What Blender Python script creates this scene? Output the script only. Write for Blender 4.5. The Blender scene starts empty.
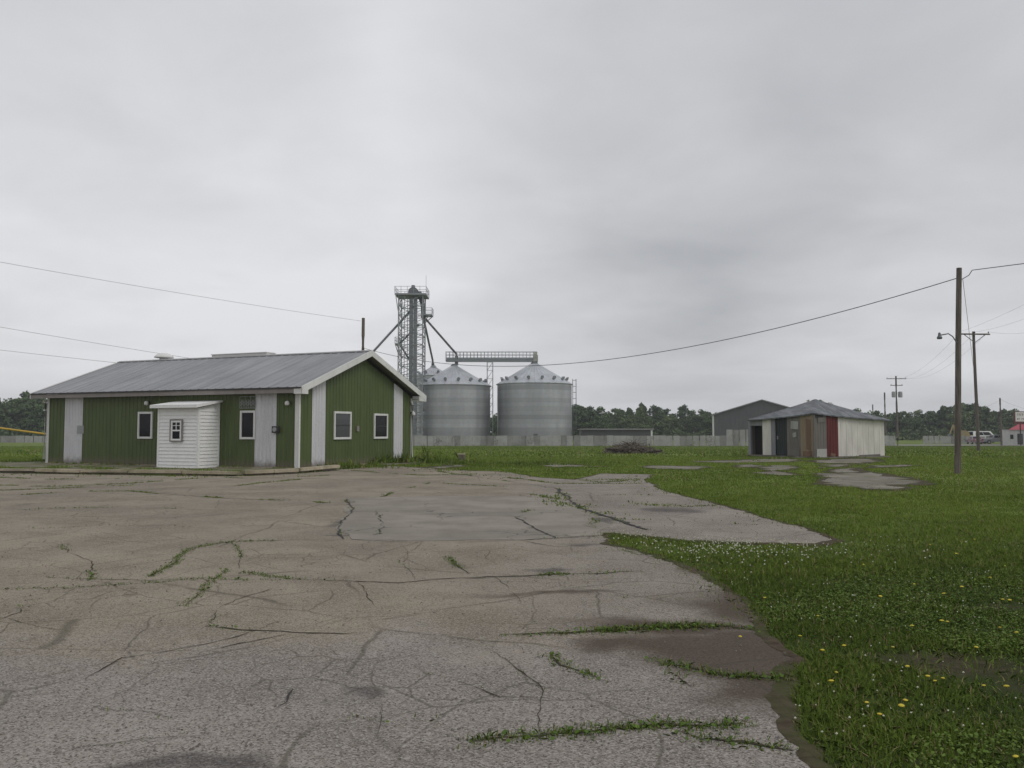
import bpy, bmesh, math, random
import numpy as np
from mathutils import Vector, Matrix, Euler
R = math.radians
rng = np.random.default_rng(7)
random.seed(7)

# ------------------------------------------------------------------ camera
SC = bpy.context.scene
COL = SC.collection
F, CX, CY, HOR, EYE = 830.0, 512.0, 384.0, 430.0, 1.6
PITCH = math.atan((HOR - CY) / F)
cam_d = bpy.data.cameras.new('camera')
cam = bpy.data.objects.new('camera', cam_d); COL.objects.link(cam)
cam.location = (0, 0, EYE)
cam.rotation_euler = (math.pi / 2 + PITCH, 0, 0)
cam_d.sensor_width = 36.0
cam_d.lens = F / 1024 * 36.0
cam_d.clip_start = 0.05
cam_d.clip_end = 6000
SC.camera = cam

# ------------------------------------------------------------------ sky, sun, exposure
SC.view_settings.view_transform = 'Standard'
SC.view_settings.look = 'None'
SC.view_settings.gamma = 1.0
SC.view_settings.exposure = 0.19
SUN_EL, SUN_AZ = R(46), R(118)          # azimuth clockwise from +Y: behind the camera, to the right
SUN_STRENGTH, SKY_NISHITA = 0.80, 0.06
CLOUD_DARK, CLOUD_BRIGHT, CLOUD_GAIN = (0.385, 0.395, 0.417), (0.725, 0.728, 0.75), 1.0

sun_d = bpy.data.lights.new('sun', 'SUN')
sun_d.energy = SUN_STRENGTH; sun_d.angle = R(25); sun_d.color = (1.0, 0.97, 0.93)
sun = bpy.data.objects.new('sun', sun_d); COL.objects.link(sun)
sdir = Vector((math.sin(SUN_AZ) * math.cos(SUN_EL), math.cos(SUN_AZ) * math.cos(SUN_EL), math.sin(SUN_EL)))
sun.rotation_euler = sdir.to_track_quat('Z', 'Y').to_euler()
sun.location = (0, -20, 60)

def build_world():
    w = bpy.data.worlds.new('World'); SC.world = w; w.use_nodes = True
    nt = w.node_tree; N = nt.nodes; L = nt.links; N.clear()
    out = N.new('ShaderNodeOutputWorld')
    sky = N.new('ShaderNodeTexSky'); sky.sky_type = 'NISHITA'; sky.sun_disc = False
    sky.sun_elevation = SUN_EL; sky.sun_rotation = SUN_AZ
    sky.air_density = 1.2; sky.dust_density = 4.0
    b1 = N.new('ShaderNodeBackground'); b1.inputs[1].default_value = SKY_NISHITA
    L.new(sky.outputs[0], b1.inputs[0])
    tc = N.new('ShaderNodeTexCoord')
    sep = N.new('ShaderNodeSeparateXYZ'); L.new(tc.outputs['Generated'], sep.inputs[0])
    def M(op, a, b=None, c=None, clamp=False):
        n = N.new('ShaderNodeMath'); n.operation = op; n.use_clamp = clamp
        for i, v in enumerate((a, b, c)):
            if v is None: continue
            if isinstance(v, (int, float)): n.inputs[i].default_value = v
            else: L.new(v, n.inputs[i])
        return n.outputs[0]
    zz = M('ADD', M('MAXIMUM', sep.outputs[2], 0.0), 0.16)
    px = M('DIVIDE', sep.outputs[0], zz); py = M('DIVIDE', sep.outputs[1], zz)
    cmb = N.new('ShaderNodeCombineXYZ'); L.new(px, cmb.inputs[0]); L.new(py, cmb.inputs[1])
    cmb.inputs[2].default_value = 3.7
    def noise(sc, det, rough, off):
        mp = N.new('ShaderNodeMapping'); L.new(cmb.outputs[0], mp.inputs[0]); mp.inputs['Location'].default_value = off
        n = N.new('ShaderNodeTexNoise'); L.new(mp.outputs[0], n.inputs['Vector'])
        n.inputs['Scale'].default_value = sc; n.inputs['Detail'].default_value = det
        n.inputs['Roughness'].default_value = rough; n.inputs['Distortion'].default_value = 0.35
        return n.outputs[0]
    n1 = noise(0.55, 4.0, 0.5, (2.1, 0.4, 0)); n2 = noise(1.9, 5.0, 0.55, (5.3, 1.9, 0))
    v = M('ADD', M('MULTIPLY', n1, 0.62), M('MULTIPLY', n2, 0.38))
    v = M('MULTIPLY_ADD', v, 1.6, -0.18)
    # broad banks of the cloud deck, by direction (azimuth tangent, elevation tangent)
    def bank(x, z, rad, amt, v):
        d = Vector((x, 1.0, z)).normalized()
        dp = N.new('ShaderNodeVectorMath'); dp.operation = 'DOT_PRODUCT'
        L.new(tc.outputs['Generated'], dp.inputs[0]); dp.inputs[1].default_value = d
        mr = N.new('ShaderNodeMapRange'); mr.interpolation_type = 'SMOOTHERSTEP'
        L.new(dp.outputs['Value'], mr.inputs[0])
        mr.inputs[1].default_value = math.cos(rad); mr.inputs[2].default_value = 1.0
        mr.inputs[3].default_value = 0.0; mr.inputs[4].default_value = amt * 1.25
        return M('ADD', v, mr.outputs[0])
    for b in BANKS: v = bank(*b, v)
    mixc = N.new('ShaderNodeMix'); mixc.data_type = 'RGBA'; mixc.clamp_factor = True
    L.new(v, mixc.inputs['Factor'])
    mixc.inputs['A'].default_value = (*CLOUD_DARK, 1); mixc.inputs['B'].default_value = (*CLOUD_BRIGHT, 1)
    b2 = N.new('ShaderNodeBackground'); L.new(mixc.outputs['Result'], b2.inputs[0]); b2.inputs[1].default_value = CLOUD_GAIN
    ms = N.new('ShaderNodeMixShader'); ms.inputs[0].default_value = 0.95
    L.new(b1.outputs[0], ms.inputs[1]); L.new(b2.outputs[0], ms.inputs[2])
    L.new(ms.outputs[0], out.inputs[0])
BANKS = [(-0.20, 0.33, 0.55, 0.16), (-0.50, 0.25, 0.34, 0.14), (-0.48, 0.48, 0.30, -0.24), (0.05, 0.40, 0.22, -0.08),
         (0.33, 0.34, 0.50, -0.21), (0.26, 0.27, 0.22, -0.04), (0.10, 0.17, 0.22, -0.08), (-0.22, 0.30, 0.09, -0.07), (0.47, 0.18, 0.22, 0.08), (0.53, 0.06, 0.28, 0.14), (-0.1, 0.05, 0.35, 0.08)]
build_world()

# ------------------------------------------------------------------ pixel -> place helpers
def ray(px, py):
    v = -(py - CY) / F
    return (px - CX) / F, math.cos(PITCH) - v * math.sin(PITCH), math.sin(PITCH) + v * math.cos(PITCH)
def at(px, py, Y):
    x, y, z = ray(px, py); t = Y / y
    return Vector((x * t, Y, EYE + z * t))
def terrain(y):
    """ground height: level lot, then a gentle fall to the far fields"""
    t = np.clip((np.asarray(y, float) - 48.0) / 92.0, 0, 1)
    return -1.2 * (t * t * (3 - 2 * t) * 0.5 + t * 0.5)
def tz(y): return float(terrain(y))
def G(px, py):
    x, y, z = ray(px, py)
    if z >= 0: raise ValueError('above horizon')
    Y = 1.6 * y / -z
    for _ in range(60):
        Y = 0.5 * Y + 0.5 * (EYE - tz(Y)) * y / -z
    return Vector((x * Y / y, Y, tz(Y)))

# ------------------------------------------------------------------ mesh builder and scene-graph helpers
class MB:
    def __init__(s): s.v = []; s.f = []; s.m = []
    def add(s, vs, fs, m=0):
        b = len(s.v); s.v += [tuple(p) for p in vs]
        for f in fs: s.f.append(tuple(b + i for i in f)); s.m.append(m)
    def box(s, lo, hi, m=0, M=None):
        x0, y0, z0 = lo; x1, y1, z1 = hi
        vs = [Vector(p) for p in ((x0,y0,z0),(x1,y0,z0),(x1,y1,z0),(x0,y1,z0),(x0,y0,z1),(x1,y0,z1),(x1,y1,z1),(x0,y1,z1))]
        if M is not None: vs = [M @ p for p in vs]
        s.add(vs, [(3,2,1,0),(4,5,6,7),(0,1,5,4),(1,2,6,5),(2,3,7,6),(3,0,4,7)], m); return s
    def bar(s, p0, p1, w, h=None, m=0):
        p0 = Vector(p0); p1 = Vector(p1); h = h or w
        d = (p1 - p0); L = d.length; q = d.to_track_quat('Z', 'Y').to_matrix().to_4x4()
        q.translation = p0
        return s.box((-w/2, -h/2, 0), (w/2, h/2, L), m, q)
    def tube(s, pts, rad, n=8, m=0, cap=True):
        pts = [Vector(p) for p in pts]
        if not hasattr(rad, '__len__'): rad = [rad] * len(pts)
        rings = []
        for i, p in enumerate(pts):
            a = pts[max(i-1, 0)]; b = pts[min(i+1, len(pts)-1)]
            q = (b - a).to_track_quat('Z', 'Y')
            rings.append([p + q @ Vector((math.cos(2*math.pi*k/n)*rad[i], math.sin(2*math.pi*k/n)*rad[i], 0)) for k in range(n)])
        vs = [v for r in rings for v in r]; fs = []
        for i in range(len(pts)-1):
            for k in range(n):
                fs.append((i*n+k, i*n+(k+1)%n, (i+1)*n+(k+1)%n, (i+1)*n+k))
        if cap:
            fs.append(tuple(reversed(range(n)))); fs.append(tuple((len(pts)-1)*n+k for k in range(n)))
        s.add(vs, fs, m); return s
    def lathe(s, c, prof, n=32, m=0):
        """prof: list of (r, z) from bottom to top"""
        vs = []; fs = []
        for r, z in prof:
            vs += [(c[0]+math.cos(2*math.pi*k/n)*r, c[1]+math.sin(2*math.pi*k/n)*r, c[2]+z) for k in range(n)]
        for i in range(len(prof)-1):
            for k in range(n):
                fs.append((i*n+k, i*n+(k+1)%n, (i+1)*n+(k+1)%n, (i+1)*n+k))
        s.add(vs, fs, m); return s
    def prism(s, poly, d, m=0):
        """poly: 3D polygon, extruded by vector d"""
        n = len(poly); d = Vector(d); a = [Vector(p) for p in poly]; b = [p + d for p in a]
        s.add(a + b, [tuple(reversed(range(n))), tuple(range(n, 2*n))] + [(i, (i+1)%n, n+(i+1)%n, n+i) for i in range(n)], m); return s
    def build(s, name, mats, parent=None, smooth=False):
        me = bpy.data.meshes.new(name)
        me.from_pydata(s.v, [], s.f)
        if not isinstance(mats, (list, tuple)): mats = [mats]
        for mt in mats: me.materials.append(mt)
        if len(mats) > 1: me.polygons.foreach_set('material_index', s.m)
        bm = bmesh.new(); bm.from_mesh(me); bmesh.ops.recalc_face_normals(bm, faces=bm.faces); bm.to_mesh(me); bm.free()
        if smooth:
            me.polygons.foreach_set('use_smooth', [True]*len(me.polygons))
            try: me.set_sharp_from_angle(angle=R(35))
            except Exception: pass
        o = bpy.data.objects.new(name, me); COL.objects.link(o)
        if parent is not None: o.parent = parent
        return o

def tag(o, label=None, cat=None, group=None, kind=None):
    if label: o['label'] = label
    if cat: o['category'] = cat
    if group: o['group'] = group
    if kind: o['kind'] = kind
    return o
def thing(name, label, cat, loc=(0,0,0), rz=0, group=None):
    o = bpy.data.objects.new(name, None); COL.objects.link(o)
    o.empty_display_size = 0.2; o.location = loc; o.rotation_euler = (0, 0, rz)
    return tag(o, label, cat, group)
def copy_tree(o, parent=None):
    c = o.copy(); COL.objects.link(c)
    if parent is not None: c.parent = parent
    for ch in o.children: copy_tree(ch, c)
    return c

# ------------------------------------------------------------------ materials
class NT:
    def __init__(s, name):
        s.mat = bpy.data.materials.new(name); s.mat.use_nodes = True
        s.t = s.mat.node_tree; s.N = s.t.nodes; s.L = s.t.links
        s.b = s.N['Principled BSDF']; s.obj = None
    def coord(s, kind='Object'):
        n = s.N.new('ShaderNodeTexCoord'); return n.outputs[kind]
    def pos(s): return s.N.new('ShaderNodeNewGeometry').outputs['Position']
    def mapping(s, src, scale=(1,1,1), rot=(0,0,0), loc=(0,0,0)):
        m = s.N.new('ShaderNodeMapping'); s.L.new(src, m.inputs[0])
        m.inputs['Scale'].default_value = scale; m.inputs['Rotation'].default_value = rot; m.inputs['Location'].default_value = loc
        return m.outputs[0]
    def noise(s, src, scale, det=4, rough=0.55, dist=0.0):
        n = s.N.new('ShaderNodeTexNoise'); s.L.new(src, n.inputs['Vector'])
        n.inputs['Scale'].default_value = scale; n.inputs['Detail'].default_value = det
        n.inputs['Roughness'].default_value = rough; n.inputs['Distortion'].default_value = dist
        return n.outputs[0]
    def voro(s, src, scale, feature='F1', out=0, rand=1.0):
        n = s.N.new('ShaderNodeTexVoronoi'); n.feature = feature; s.L.new(src, n.inputs['Vector'])
        n.inputs['Scale'].default_value = scale; n.inputs['Randomness'].default_value = rand
        return n.outputs[out]
    def ramp(s, fac, lo, hi, a=0.0, b=1.0, smooth=True):
        n = s.N.new('ShaderNodeMapRange'); n.interpolation_type = 'SMOOTHSTEP' if smooth else 'LINEAR'
        s.L.new(fac, n.inputs[0])
        for i, v in enumerate((lo, hi, a, b)): n.inputs[i+1].default_value = v
        return n.outputs[0]
    def mix(s, fac, a, b, blend='MIX'):
        n = s.N.new('ShaderNodeMix'); n.data_type = 'RGBA'; n.blend_type = blend
        for k, v in (('Factor', fac), ('A', a), ('B', b)):
            if isinstance(v, (int, float)): n.inputs[k].default_value = v
            elif isinstance(v, tuple): n.inputs[k].default_value = (*v[:3], 1)
            else: s.L.new(v, n.inputs[k])
        return n.outputs['Result']
    def math(s, op, a, b=None, clamp=False):
        n = s.N.new('ShaderNodeMath'); n.operation = op; n.use_clamp = clamp
        for i, v in enumerate((a, b)):
            if v is None: continue
            if isinstance(v, (int, float)): n.inputs[i].default_value = v
            else: s.L.new(v, n.inputs[i])
        return n.outputs[0]
    def blob(s, src, c, r, soft=0.5):
        """1 inside an ellipse (cx, cy, rx, ry), 0 outside"""
        m = s.mapping(src, scale=(1/r[0], 1/r[1], 0), loc=(-c[0]/r[0], -c[1]/r[1], 0))
        v = s.N.new('ShaderNodeVectorMath'); v.operation = 'LENGTH'; s.L.new(m, v.inputs[0])
        return s.ramp(v.outputs['Value'], 1.0, 1.0 - soft)
    def bump(s, h, strength=0.3, dist=0.02):
        n = s.N.new('ShaderNodeBump'); n.inputs['Strength'].default_value = strength; n.inputs['Distance'].default_value = dist
        s.L.new(h, n.inputs['Height']); s.L.new(n.outputs[0], s.b.inputs['Normal'])
    def out(s, color=None, rough=None, metal=None, spec=None):
        for k, v in (('Base Color', color), ('Roughness', rough), ('Metallic', metal), ('Specular IOR Level', spec)):
            if v is None: continue
            if isinstance(v, tuple): s.b.inputs[k].default_value = (*v[:3], 1)
            elif isinstance(v, (int, float)): s.b.inputs[k].default_value = v
            else: s.L.new(v, s.b.inputs[k])
        return s.mat

def paint(name, col, rough=0.5, var=0.12, grime=0.0, grime_col=(0.10, 0.085, 0.06), metal=0.0, spec=0.4, streak=True, mud=False):
    n = NT(name); p = n.pos()
    c = n.noise(n.mapping(p, (1.0, 1.0, 0.25) if streak else (1, 1, 1)), 2.2, 5, 0.6)
    f = n.noise(p, 14, 3, 0.6)
    col2 = tuple(x * (1 - var) for x in col); col3 = tuple(min(1, x * (1 + var * 0.6)) for x in col)
    m = n.mix(n.ramp(c, 0.3, 0.7), col2, col3)
    m = n.mix(n.math('MULTIPLY', n.ramp(f, 0.45, 0.75), 0.12 + grime * 0.2), m, grime_col)
    if grime > 0:
        g = n.noise(n.mapping(p, (2.2, 2.2, 0.35)), 1.6, 6, 0.68)
        m = n.mix(n.math('MULTIPLY', n.ramp(g, 0.48, 0.72), grime), m, grime_col)
    if mud:          # dirt splashed up from the ground, and streaks run down from the screws
        sx = n.N.new('ShaderNodeSeparateXYZ'); n.L.new(p, sx.inputs[0])
        hgt = n.math('ADD', sx.outputs[2], n.math('MULTIPLY', n.noise(p, 5, 4, 0.6), -0.5))
        m = n.mix(n.ramp(hgt, 0.22, -0.15, 0, 0.75), m, (0.13, 0.105, 0.075))
        st = n.noise(n.mapping(p, (5, 5, 0.12)), 2.5, 4, 0.6)
        m = n.mix(n.ramp(st, 0.6, 0.78, 0, 0.35), m, (0.10, 0.085, 0.06))
    r = n.ramp(f, 0.2, 0.8, rough * 0.85, min(1, rough * 1.15))
    n.bump(n.noise(p, 9, 3, 0.5), 0.08, 0.02)
    return n.out(m, r, metal, spec)

def galv(name, col, rough=0.42, metal=0.75, bands=None):
    n = NT(name); p = n.pos(); o = n.coord('Object')
    c = n.noise(n.mapping(p, (0.7, 0.7, 0.12)), 0.9, 5, 0.6)
    m = n.mix(n.ramp(c, 0.3, 0.7), tuple(x * 0.86 for x in col), tuple(x * 1.08 for x in col))
    sp = n.voro(p, 3.0, 'F1', 1)
    m = n.mix(0.06, m, sp, 'OVERLAY')
    if bands:
        sx = n.N.new('ShaderNodeSeparateXYZ'); n.L.new(o, sx.inputs[0])
        q = n.math('DIVIDE', sx.outputs[2], bands); fl = n.math('FLOOR', q)
        wn = n.N.new('ShaderNodeTexWhiteNoise'); wn.noise_dimensions = '1D'; n.L.new(fl, wn.inputs['W'])
        m = n.mix(n.ramp(wn.outputs[0], 0.35, 0.95, 0, 0.6), m, tuple(x * 0.55 for x in col))
        fr = n.math('FRACT', q)
        m = n.mix(n.ramp(n.math('ABSOLUTE', n.math('SUBTRACT', fr, 0.0)), 0.07, 0.0, 0, 0.5), m, tuple(x * 0.45 for x in col))
    return n.out(m, n.ramp(c, 0.2, 0.8, rough * 0.85, rough * 1.2), metal, 0.5)

def leafmat(name, a, b, rough=0.7, trans=0.0, scale=0.5, tintback=0.0):
    n = NT(name); p = n.pos()
    oi = n.N.new('ShaderNodeObjectInfo'); rnd = oi.outputs['Random']
    at_ = n.N.new('ShaderNodeAttribute'); at_.attribute_name = 'tint'
    f = n.math('ADD', n.math('MULTIPLY', at_.outputs['Fac'], 0.65), n.math('MULTIPLY', n.noise(p, scale, 3, 0.6), 0.35))
    m = n.mix(f, a, b)
    m = n.mix(n.ramp(at_.outputs['Fac'], 1.4, 1.6), m, (0.26, 0.215, 0.105))
    m = n.mix(n.math('MULTIPLY', n.math('POWER', rnd, 2.0), tintback), m, (0.125, 0.165, 0.055))
    return n.out(m, rough, 0.0, 0.25)

MAT = {}
MAT['green_metal'] = paint('green_metal', (0.071, 0.099, 0.027), 0.5, 0.14, 0.12, (0.05, 0.055, 0.03), mud=True)
MAT['white_metal'] = paint('white_metal', (0.58, 0.58, 0.60), 0.5, 0.08, 0.10, mud=True)
MAT['white_trim'] = paint('white_trim', (0.66, 0.66, 0.64), 0.5, 0.06, 0.10)
MAT['vinyl'] = paint('vinyl', (0.80, 0.80, 0.79), 0.45, 0.03, 0.03, streak=False)
MAT['soffit'] = paint('soffit', (0.24, 0.22, 0.205), 0.6, 0.1, 0.1)
MAT['gutter_dark'] = paint('gutter_dark', (0.05, 0.045, 0.042), 0.5, 0.2, 0.1)
MAT['glass'] = NT('window_glass').out((0.008, 0.008, 0.010), 0.08, 0.0, 0.2)
MAT['glass_hazy'] = NT('hazy_window_glass').out((0.075, 0.078, 0.082), 0.15, 0.0, 0.6)  # paler base colour paints a whitish reflection into this glass
MAT['dark'] = paint('dark_metal', (0.035, 0.035, 0.036), 0.5, 0.2, 0.1)
MAT['grey'] = paint('grey_metal', (0.26, 0.26, 0.26), 0.5, 0.12, 0.2)
MAT['greybox'] = paint('grey_plastic', (0.30, 0.31, 0.31), 0.5, 0.1, 0.1)
MAT['rubber'] = paint('rubber', (0.02, 0.02, 0.02), 0.8, 0.2, 0)
MAT['wire'] = paint('wire', (0.10, 0.10, 0.11), 0.7, 0.1, 0)

def roof_mat():
    n = NT('roof_metal'); p = n.coord('Object')
    w = n.noise(n.mapping(p, (1.3, 0.12, 0.12)), 1.6, 5, 0.65)
    c = n.noise(p, 0.5, 4, 0.6)
    m = n.mix(n.ramp(w, 0.3, 0.75), (0.215, 0.22, 0.232), (0.315, 0.32, 0.335))
    m = n.mix(n.ramp(c, 0.35, 0.75, 0, 0.4), m, (0.15, 0.15, 0.16))
    return n.out(m, 0.5, 0.25, 0.4)
MAT['roof'] = roof_mat()

def wood_mat(name, a, b):
    n = NT(name); p = n.pos()
    g = n.noise(n.mapping(p, (9, 9, 0.5)), 3.0, 6, 0.65)
    c = n.noise(p, 0.6, 3, 0.5)
    m = n.mix(n.ramp(g, 0.3, 0.72), a, b)
    m = n.mix(n.ramp(c, 0.4, 0.7, 0, 0.35), m, tuple(x * 0.6 for x in a))
    n.bump(g, 0.5, 0.02)
    return n.out(m, 0.85, 0, 0.2)
MAT['pole'] = wood_mat('weathered_pole_wood', (0.085, 0.070, 0.060), (0.19, 0.165, 0.15))
MAT['bark'] = wood_mat('bark', (0.05, 0.04, 0.032), (0.11, 0.095, 0.08))
MAT['brush'] = wood_mat('dead_brush_wood', (0.095, 0.08, 0.066), (0.24, 0.205, 0.17))

def paving_mat():
    n = NT('old_paving'); p = n.pos()
    big = n.noise(p, 0.16, 4, 0.6, 0.4); mid = n.noise(p, 0.8, 5, 0.62, 0.2)
    brown = n.mix(n.ramp(mid, 0.3, 0.7), (0.198, 0.167, 0.119), (0.305, 0.262, 0.194))
    gray = n.mix(n.ramp(mid, 0.3, 0.7), (0.194, 0.173, 0.150), (0.285, 0.257, 0.226))
    sx = n.N.new('ShaderNodeSeparateXYZ'); n.L.new(p, sx.inputs[0])
    # wear: the near apron has lost its surface and shows grey aggregate
    yy = n.math('ADD', n.math('ADD', sx.outputs[1], n.math('MULTIPLY', sx.outputs[0], -0.06)), n.math('MULTIPLY', n.math('SUBTRACT', n.noise(p, 0.45, 5, 0.65, 0.5), 0.5), 5.5))
    near = n.ramp(yy, 7.4, 5.7)
    edge = n.ramp(n.math('ADD', sx.outputs[0], n.math('MULTIPLY', n.math('SUBTRACT', mid, 0.5), 4)), -1.0, 2.2, 0, 0.75)
    zone = n.math('MAXIMUM', near, edge)
    m = n.mix(zone, brown, gray)
    m = n.mix(n.ramp(big, 0.4, 0.68, 0, 0.38), m, (0.105, 0.092, 0.078))
    # pale worn spots
    m = n.mix(n.ramp(n.noise(n.mapping(p, (1, 1, 1), loc=(9, 4, 0)), 0.5, 3, 0.5), 0.6, 0.78, 0, 0.45), m, (0.25, 0.225, 0.195))
    # aggregate
    st = n.voro(p, 105, 'F1', 1); stg = n.noise(p, 170, 3, 0.75); fine = n.noise(p, 52, 4, 0.75)
    bw = n.N.new('ShaderNodeSeparateColor'); n.L.new(st, bw.inputs[0])
    agg = n.math('ADD', n.math('MULTIPLY', bw.outputs[0], 0.45), n.math('ADD', n.math('MULTIPLY', stg, 0.3), n.math('MULTIPLY', fine, 0.25)))
    k = n.math('ADD', 0.8, n.math('MULTIPLY', near, 0.2))
    dk = n.math('MULTIPLY', n.ramp(agg, 0.48, 0.22), k); lt = n.math('MULTIPLY', n.ramp(agg, 0.53, 0.74), n.math('MULTIPLY', k, 0.85))
    m = n.mix(dk, m, (0.065, 0.056, 0.047)); m = n.mix(lt, m, (0.36, 0.335, 0.31))
    # silt washed in over the right-hand edge
    wob = n.mapping(p)
    vadd = n.N.new('ShaderNodeVectorMath'); vadd.operation = 'ADD'
    nn = n.N.new('ShaderNodeTexNoise'); n.L.new(p, nn.inputs['Vector']); nn.inputs['Scale'].default_value = 0.9; nn.inputs['Detail'].default_value = 5
    sc = n.N.new('ShaderNodeVectorMath'); sc.operation = 'MULTIPLY_ADD'; n.L.new(nn.outputs['Color'], sc.inputs[0])
    sc.inputs[1].default_value = (1.6, 1.6, 0); sc.inputs[2].default_value = (-0.8, -0.8, 0)
    n.L.new(p, vadd.inputs[0]); n.L.new(sc.outputs[0], vadd.inputs[1]); wp = vadd.outputs[0]
    v2 = n.N.new('ShaderNodeVectorMath'); v2.operation = 'MULTIPLY_ADD'; n.L.new(nn.outputs['Color'], v2.inputs[0]); v2.inputs[1].default_value = (.42, .42, 0); n.L.new(p, v2.inputs[2]); wq = v2.outputs[0]
    dirt = None
    for c, r, s in SILT:
        b = n.blob(wp, c, r, s); dirt = b if dirt is None else n.math('MAXIMUM', dirt, b)
    m = n.mix(n.math('MULTIPLY', dirt, 0.85), m, n.mix(n.ramp(fine, 0.35, 0.7), (0.044, 0.030, 0.020), (0.082, 0.059, 0.042)))
    # tar-dark ravelled spots
    tar = None
    for c, r, s in TAR:
        b = n.blob(wp, c, r, s); tar = b if tar is None else n.math('MAXIMUM', tar, b)
    m = n.mix(n.math('MULTIPLY', tar, n.ramp(fine, 0.3, 0.6, 0.25, 0.85)), m, (0.055, 0.052, 0.052))
    # hairline cracking in places
    e = n.voro(n.mapping(wq, (1, 1, 0)), 0.95, 'DISTANCE_TO_EDGE', 0)
    hair = n.math('MULTIPLY', n.ramp(e, 0.012, 0.001), n.ramp(n.noise(p, 0.35, 3, 0.5), 0.38, 0.58))
    e2 = n.voro(n.mapping(wq, (1, 1, 0)), 2.6, 'DISTANCE_TO_EDGE', 0)
    hair2 = n.math('MULTIPLY', n.ramp(e2, 0.03, 0.004), n.ramp(n.noise(n.mapping(p, loc=(3, 8, 0)), 0.42, 3, 0.5), 0.55, 0.66))
    e3 = n.voro(n.mapping(wq, (1, 1, 0), loc=(0.7, 1.9, 0)), 0.34, 'DISTANCE_TO_EDGE', 0)
    seam = n.math('MULTIPLY', n.ramp(e3, 0.008, 0.001), n.ramp(n.noise(n.mapping(p, loc=(7, 1, 0)), 0.8, 4, 0.6), 0.40, 0.58))
    m = n.mix(n.math('MULTIPLY', n.ramp(e3, 0.016, 0.0), n.ramp(n.noise(n.mapping(p, loc=(2, 5, 0)), 0.5, 4, 0.6), 0.42, 0.65, 0, 0.12)), m, (0.10, 0.088, 0.062))
    hr = n.math('MAXIMUM', n.math('MAXIMUM', hair, hair2), seam)
    # oil and tyre marks
    oil = n.noise(n.mapping(p, (0.9, 0.28, 1), rot=(0, 0, 0.5), loc=(1, 6, 0)), 0.55, 5, 0.7, 0.6)
    m = n.mix(n.ramp(oil, 0.58, 0.78, 0, 0.15), m, (0.085, 0.074, 0.060))
    pale = n.noise(n.mapping(p, (0.7, 1.2, 1), loc=(11, 3, 0)), 0.33, 5, 0.65, 0.5)
    m = n.mix(n.ramp(pale, 0.54, 0.72, 0, 0.5), m, (0.285, 0.255, 0.208))
    m = n.mix(n.math('MULTIPLY', hr, 0.55), m, (0.062, 0.055, 0.038))
    h = n.math('SUBTRACT', agg, n.math('MULTIPLY', hr, 0.8))
    n.bump(h, 0.55, 0.012)
    return n.out(m, 0.92, 0, 0.2)

def concrete_mat(name, a, b, moss=0.0, stain=(0.09, 0.085, 0.075)):
    n = NT(name); p = n.pos()
    mid = n.noise(p, 0.9, 6, 0.65); fine = n.noise(p, 45, 4, 0.7); big = n.noise(p, 0.3, 4, 0.6)
    m = n.mix(n.ramp(mid, 0.3, 0.7), a, b)
    m = n.mix(n.ramp(big, 0.45, 0.7, 0, 0.5), m, stain)
    m = n.mix(n.ramp(fine, 0.5, 0.3, 0, 0.5), m, tuple(x * 0.5 for x in a))
    m = n.mix(n.ramp(fine, 0.58, 0.8, 0, 0.4), m, tuple(min(1, x * 1.6) for x in b))
    if moss:
        g = n.noise(n.mapping(p, loc=(4, 2, 0)), 1.1, 5, 0.65)
        m = n.mix(n.math('MULTIPLY', n.ramp(g, 0.45, 0.62), moss), m, (0.080, 0.095, 0.024))
    dn = n.N.new('ShaderNodeTexNoise'); n.L.new(p, dn.inputs['Vector']); dn.inputs['Scale'].default_value = 1.4; dn.inputs['Detail'].default_value = 5
    dv = n.N.new('ShaderNodeVectorMath'); dv.operation = 'MULTIPLY_ADD'; n.L.new(dn.outputs['Color'], dv.inputs[0]); dv.inputs[1].default_value = (1.1, 1.1, 0); n.L.new(p, dv.inputs[2])
    e = n.voro(n.mapping(dv.outputs[0], (1, 1, 0)), 0.5, 'DISTANCE_TO_EDGE', 0)
    m = n.mix(n.math('MULTIPLY', n.ramp(e, 0.014, 0.003), n.ramp(big, 0.4, 0.6, 0.1, 0.7)), m, (0.05, 0.045, 0.036))
    n.bump(fine, 0.35, 0.01)
    return n.out(m, 0.9, 0, 0.2)

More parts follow.
